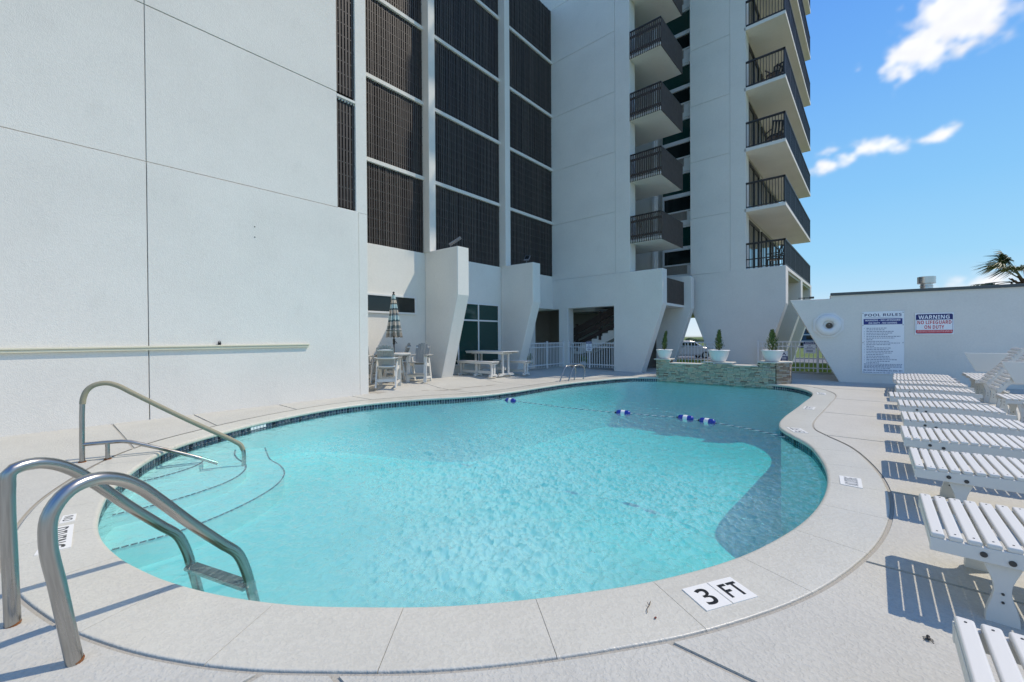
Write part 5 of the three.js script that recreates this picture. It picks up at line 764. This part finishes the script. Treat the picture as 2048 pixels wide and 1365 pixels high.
// ---------------------------------------------------------------- beyond the fence
{
  const v = thing('parked_van', 'silver minivan parked on the road beyond the fence', 'van', [41.3, LAND + .012, -13.7]); v.rotation.y = 2.25;
  const paint = phys({ color: C(.36, .37, .39), metalness: .3, roughness: .35, clearcoat: .6, clearcoatRoughness: .1 }); const prof = [[-2.35, .32], [-2.40, .75], [-2.25, .95], [-1.35, 1.10], [-.55, 1.62], [-.1, 1.70], [1.75, 1.70], [2.15, 1.55], [2.35, 1.02], [2.38, .42], [2.2, .30]];
  part(v, 'body', slabXY(prof, -.92, .92, .07), paint, { local: true });
  for (const s of [-1, 1]) { part(v, 'side_window', slabXY([[-1.05, 1.12], [-.5, 1.55], [.1, 1.60], [.1, 1.10]], s > 0 ? .915 : -.93, s > 0 ? .93 : -.915), M.glassDark, { local: true }); part(v, 'side_window', slabXY([[.2, 1.10], [.2, 1.60], [1.05, 1.60], [1.05, 1.10]], s > 0 ? .915 : -.93, s > 0 ? .93 : -.915), M.glassDark, { local: true }); part(v, 'side_window', slabXY([[1.15, 1.10], [1.15, 1.60], [1.8, 1.58], [2.1, 1.15]], s > 0 ? .915 : -.93, s > 0 ? .93 : -.915), M.glassDark, { local: true }); part(v, 'headlight', cbox(.06, .16, .34, -2.36, .80, s * .68, .02), M.white, { local: true }); }
  part(v, 'windscreen', bar(V(-1.30, 1.155, 0), V(-.58, 1.635, 0), 1.5, .03), M.glassDark, { local: true }); part(v, 'grille', cbox(.05, .12, .8, -2.40, .70, 0, .01), M.black, { local: true }); part(v, 'bumper', cbox(.14, .24, 1.78, -2.37, .43, 0, .05), paint, { local: true });
  for (const x of [-1.5, 1.45]) for (const z of [-.84, .84]) { const w = part(v, 'wheel', new THREE.CylinderGeometry(.33, .33, .22, 28).rotateX(Math.PI / 2).translate(x, .33, z), M.rubber, { local: true }); part(w, 'rim', new THREE.CylinderGeometry(.2, .2, .235, 20).rotateX(Math.PI / 2).translate(x, .33, z), M.steel, { local: true }); }
  // far buildings
  const far = (label, x, z, w, d, h, col, floors) => { const b = thing('distant_building', label, 'building', [x, LAND, z]); part(b, 'wall', cbox(d, h, w, 0, h / 2, 0), std({ color: C(...col), roughness: .7 }), { local: true }); for (let f = 0; f < floors; f++) { const y = h * (f + .55) / floors, n = Math.max(3, Math.round(w / 1.6)); part(b, 'floor_band', cbox(d + .3, .18, w + .3, 0, h * (f + 1) / floors, 0), std({ color: C(.5, .55, .6), roughness: .6 }), { local: true }); for (let i = 0; i < n; i++) part(b, 'window', cbox(.08, h / floors * .5, w / n * .62, -d / 2 - .03, y, -w / 2 + (i + .5) * w / n), M.glassDark, { local: true }); } part(b, 'roof', [cbox(d + .6, .25, w + .6, 0, h + .12, 0)], std({ color: C(.6, .6, .6), roughness: .8 }), { local: true }); return b; };
  far('dark blue distant building with light floor bands seen below the life ring', 96, -9.2, 9, 12, 4.6, [.03, .07, .13], 4);
  far('white low distant house beside the dark blue building', 112, -14.5, 7, 8, 5.6, [.6, .6, .6], 2);
  const low = thing('distant_hedge', 'low dark hedge line along the far edge of the grass', 'hedge', [150, LAND, -60]); const hm = std({ color: C(.05, .075, .03), roughness: 1, side: THREE.DoubleSide }); const hl = []; for (let i = 0; i < 240; i++) { const g = new THREE.IcosahedronGeometry(rr(.7, 1.6), 1); const p = g.attributes.position; for (let k = 0; k < p.count; k++) { const s = 1 + .35 * (h3(Math.round(p.getX(k) * 50), Math.round(p.getY(k) * 50), Math.round(p.getZ(k) * 50) + i) - .5); p.setXYZ(k, p.getX(k) * s, p.getY(k) * s * .75, p.getZ(k) * s); } g.computeVertexNormals(); hl.push(g.translate(rr(-6, 6), rr(.1, .5), -90 + i * .85)); } part(low, 'foliage', hl, hm, { local: true });
}
{ // palm behind the pool house
  const x = 24.2, z = 4.28, t = thing('palm_tree', 'short palm tree with ragged fronds behind the pool house roof', 'palm tree', [x, LAND, z]); const bark = std({ color: C(.16, .105, .065), roughness: 1, bumpMap: stuccoBump, bumpScale: .02 }, true), H = 4.05;
  part(t, 'trunk', tube([V(.15, 0, 0), V(.05, 1.6, 0), V(0, 3.0, 0), V(0, H, 0)], .2, 20, 14), bark, { local: true }); const boots = []; for (let i = 0; i < 70; i++) { const a = i * 2.4, y = lerp(H - .9, H + .15, i / 70), r = .2 + .12 * (i / 70); boots.push(bar(V(Math.cos(a) * .15, y - .15, Math.sin(a) * .15), V(Math.cos(a) * (r + .1), y + .12, Math.sin(a) * (r + .1)), .07, .03)); } part(t, 'leaf_base', boots, bark, { stuff: true, local: true });
  const gm = [[.075, .11, .03], [.05, .085, .025], [.12, .13, .05]].map((c) => std({ color: C(...c), roughness: .55, side: THREE.DoubleSide }));
  for (let i = 0; i < 24; i++) { // wind-blown fan fronds
    const a = i * 2.399, el = lerp(-.35, 1.25, (i % 8) / 8) + rr(-.1, .1), L = rr(.75, 1.25), d = V(Math.cos(a) * Math.cos(el), Math.sin(el), Math.sin(a) * Math.cos(el)), s = V(0, H, 0), e = s.clone().addScaledVector(d, L), f = part(t, 'frond', tube([s, s.clone().addScaledVector(d, L * .6).add(V(0, .04, 0)), e], .013, 8, 6), gm[2], { local: true });
    const bl = [], side = new THREE.Vector3().crossVectors(d, V(0, 1, 0)).normalize(), up = new THREE.Vector3().crossVectors(side, d); const nB = 26; for (let k = 0; k < nB; k++) { const q = (k / (nB - 1) - .5) * 3.6, l = rr(.55, .8) * (1 - .25 * Math.abs(q) / 1.8), dir = d.clone().multiplyScalar(Math.cos(q)).addScaledVector(side, Math.sin(q)).normalize(), w = .022, perp = new THREE.Vector3().crossVectors(dir, up).normalize(), m1 = e.clone().addScaledVector(dir, l * .5).add(V(-.03, -.03, .02)), m2 = e.clone().addScaledVector(dir, l).add(V(-.12, -.22 - rr(0, .12), -.10)); const A = m1.clone().addScaledVector(perp, w), B = m1.clone().addScaledVector(perp, -w); const g = new THREE.BufferGeometry(); g.setAttribute('position', new THREE.Float32BufferAttribute([e.x, e.y, e.z, A.x, A.y, A.z, B.x, B.y, B.z, A.x, A.y, A.z, m2.x, m2.y, m2.z, B.x, B.y, B.z], 3)); g.setAttribute('uv', new THREE.Float32BufferAttribute(new Float32Array(12), 2)); g.computeVertexNormals(); bl.push(g); }
    part(f, 'leaflet', bl, gm[i % 2], { stuff: true, local: true });
  }
}
{ // grass tufts where the lawn is near enough to show blades
  const blade = new THREE.BufferGeometry(); blade.setAttribute('position', new THREE.Float32BufferAttribute([-.012, 0, 0, .012, 0, 0, .02, .16, .03, -.05, 0, .02, -.03, 0, .03, -.07, .13, .0, .04, 0, -.02, .055, 0, -.01, .02, .14, -.05], 3)); blade.computeVertexNormals();
  const m = std({ color: C(.13, .19, .03), roughness: .9, side: THREE.DoubleSide }), n = 26000, im = new THREE.InstancedMesh(blade, m, n), M4 = new THREE.Matrix4(), Q = new THREE.Quaternion(), col = new THREE.Color(); im.name = 'lawn_grass'; im.userData = { kind: 'stuff', label: 'bright green lawn grass beyond the pool fences', category: 'grass' };
  for (let i = 0; i < n; i++) { const d = Math.pow(rnd(), 1.5) * 19, x = 18.75 + d, z = rr(-11 - d * .25, 1.0), s = rr(.6, 1.3); Q.setFromAxisAngle(V(0, 1, 0), rnd() * 6.28); M4.compose(V(x, LAND - .02, z), Q, V(s, s, s)); im.setMatrixAt(i, M4); const k = rr(.6, 1.25); im.setColorAt(i, col.setRGB(k, k * rr(.9, 1.05), k * .9)); }
  scene.add(im);
}
scene.traverse((o) => { if (o.isMesh) { o.castShadow = true; o.receiveShadow = true; } });
const renderer = new THREE.WebGLRenderer({ antialias: true });
renderer.setSize(1024, 682); renderer.shadowMap.enabled = true; renderer.toneMapping = THREE.LinearToneMapping; renderer.toneMappingExposure = EXPOSURE;
renderer.render(scene, camera);
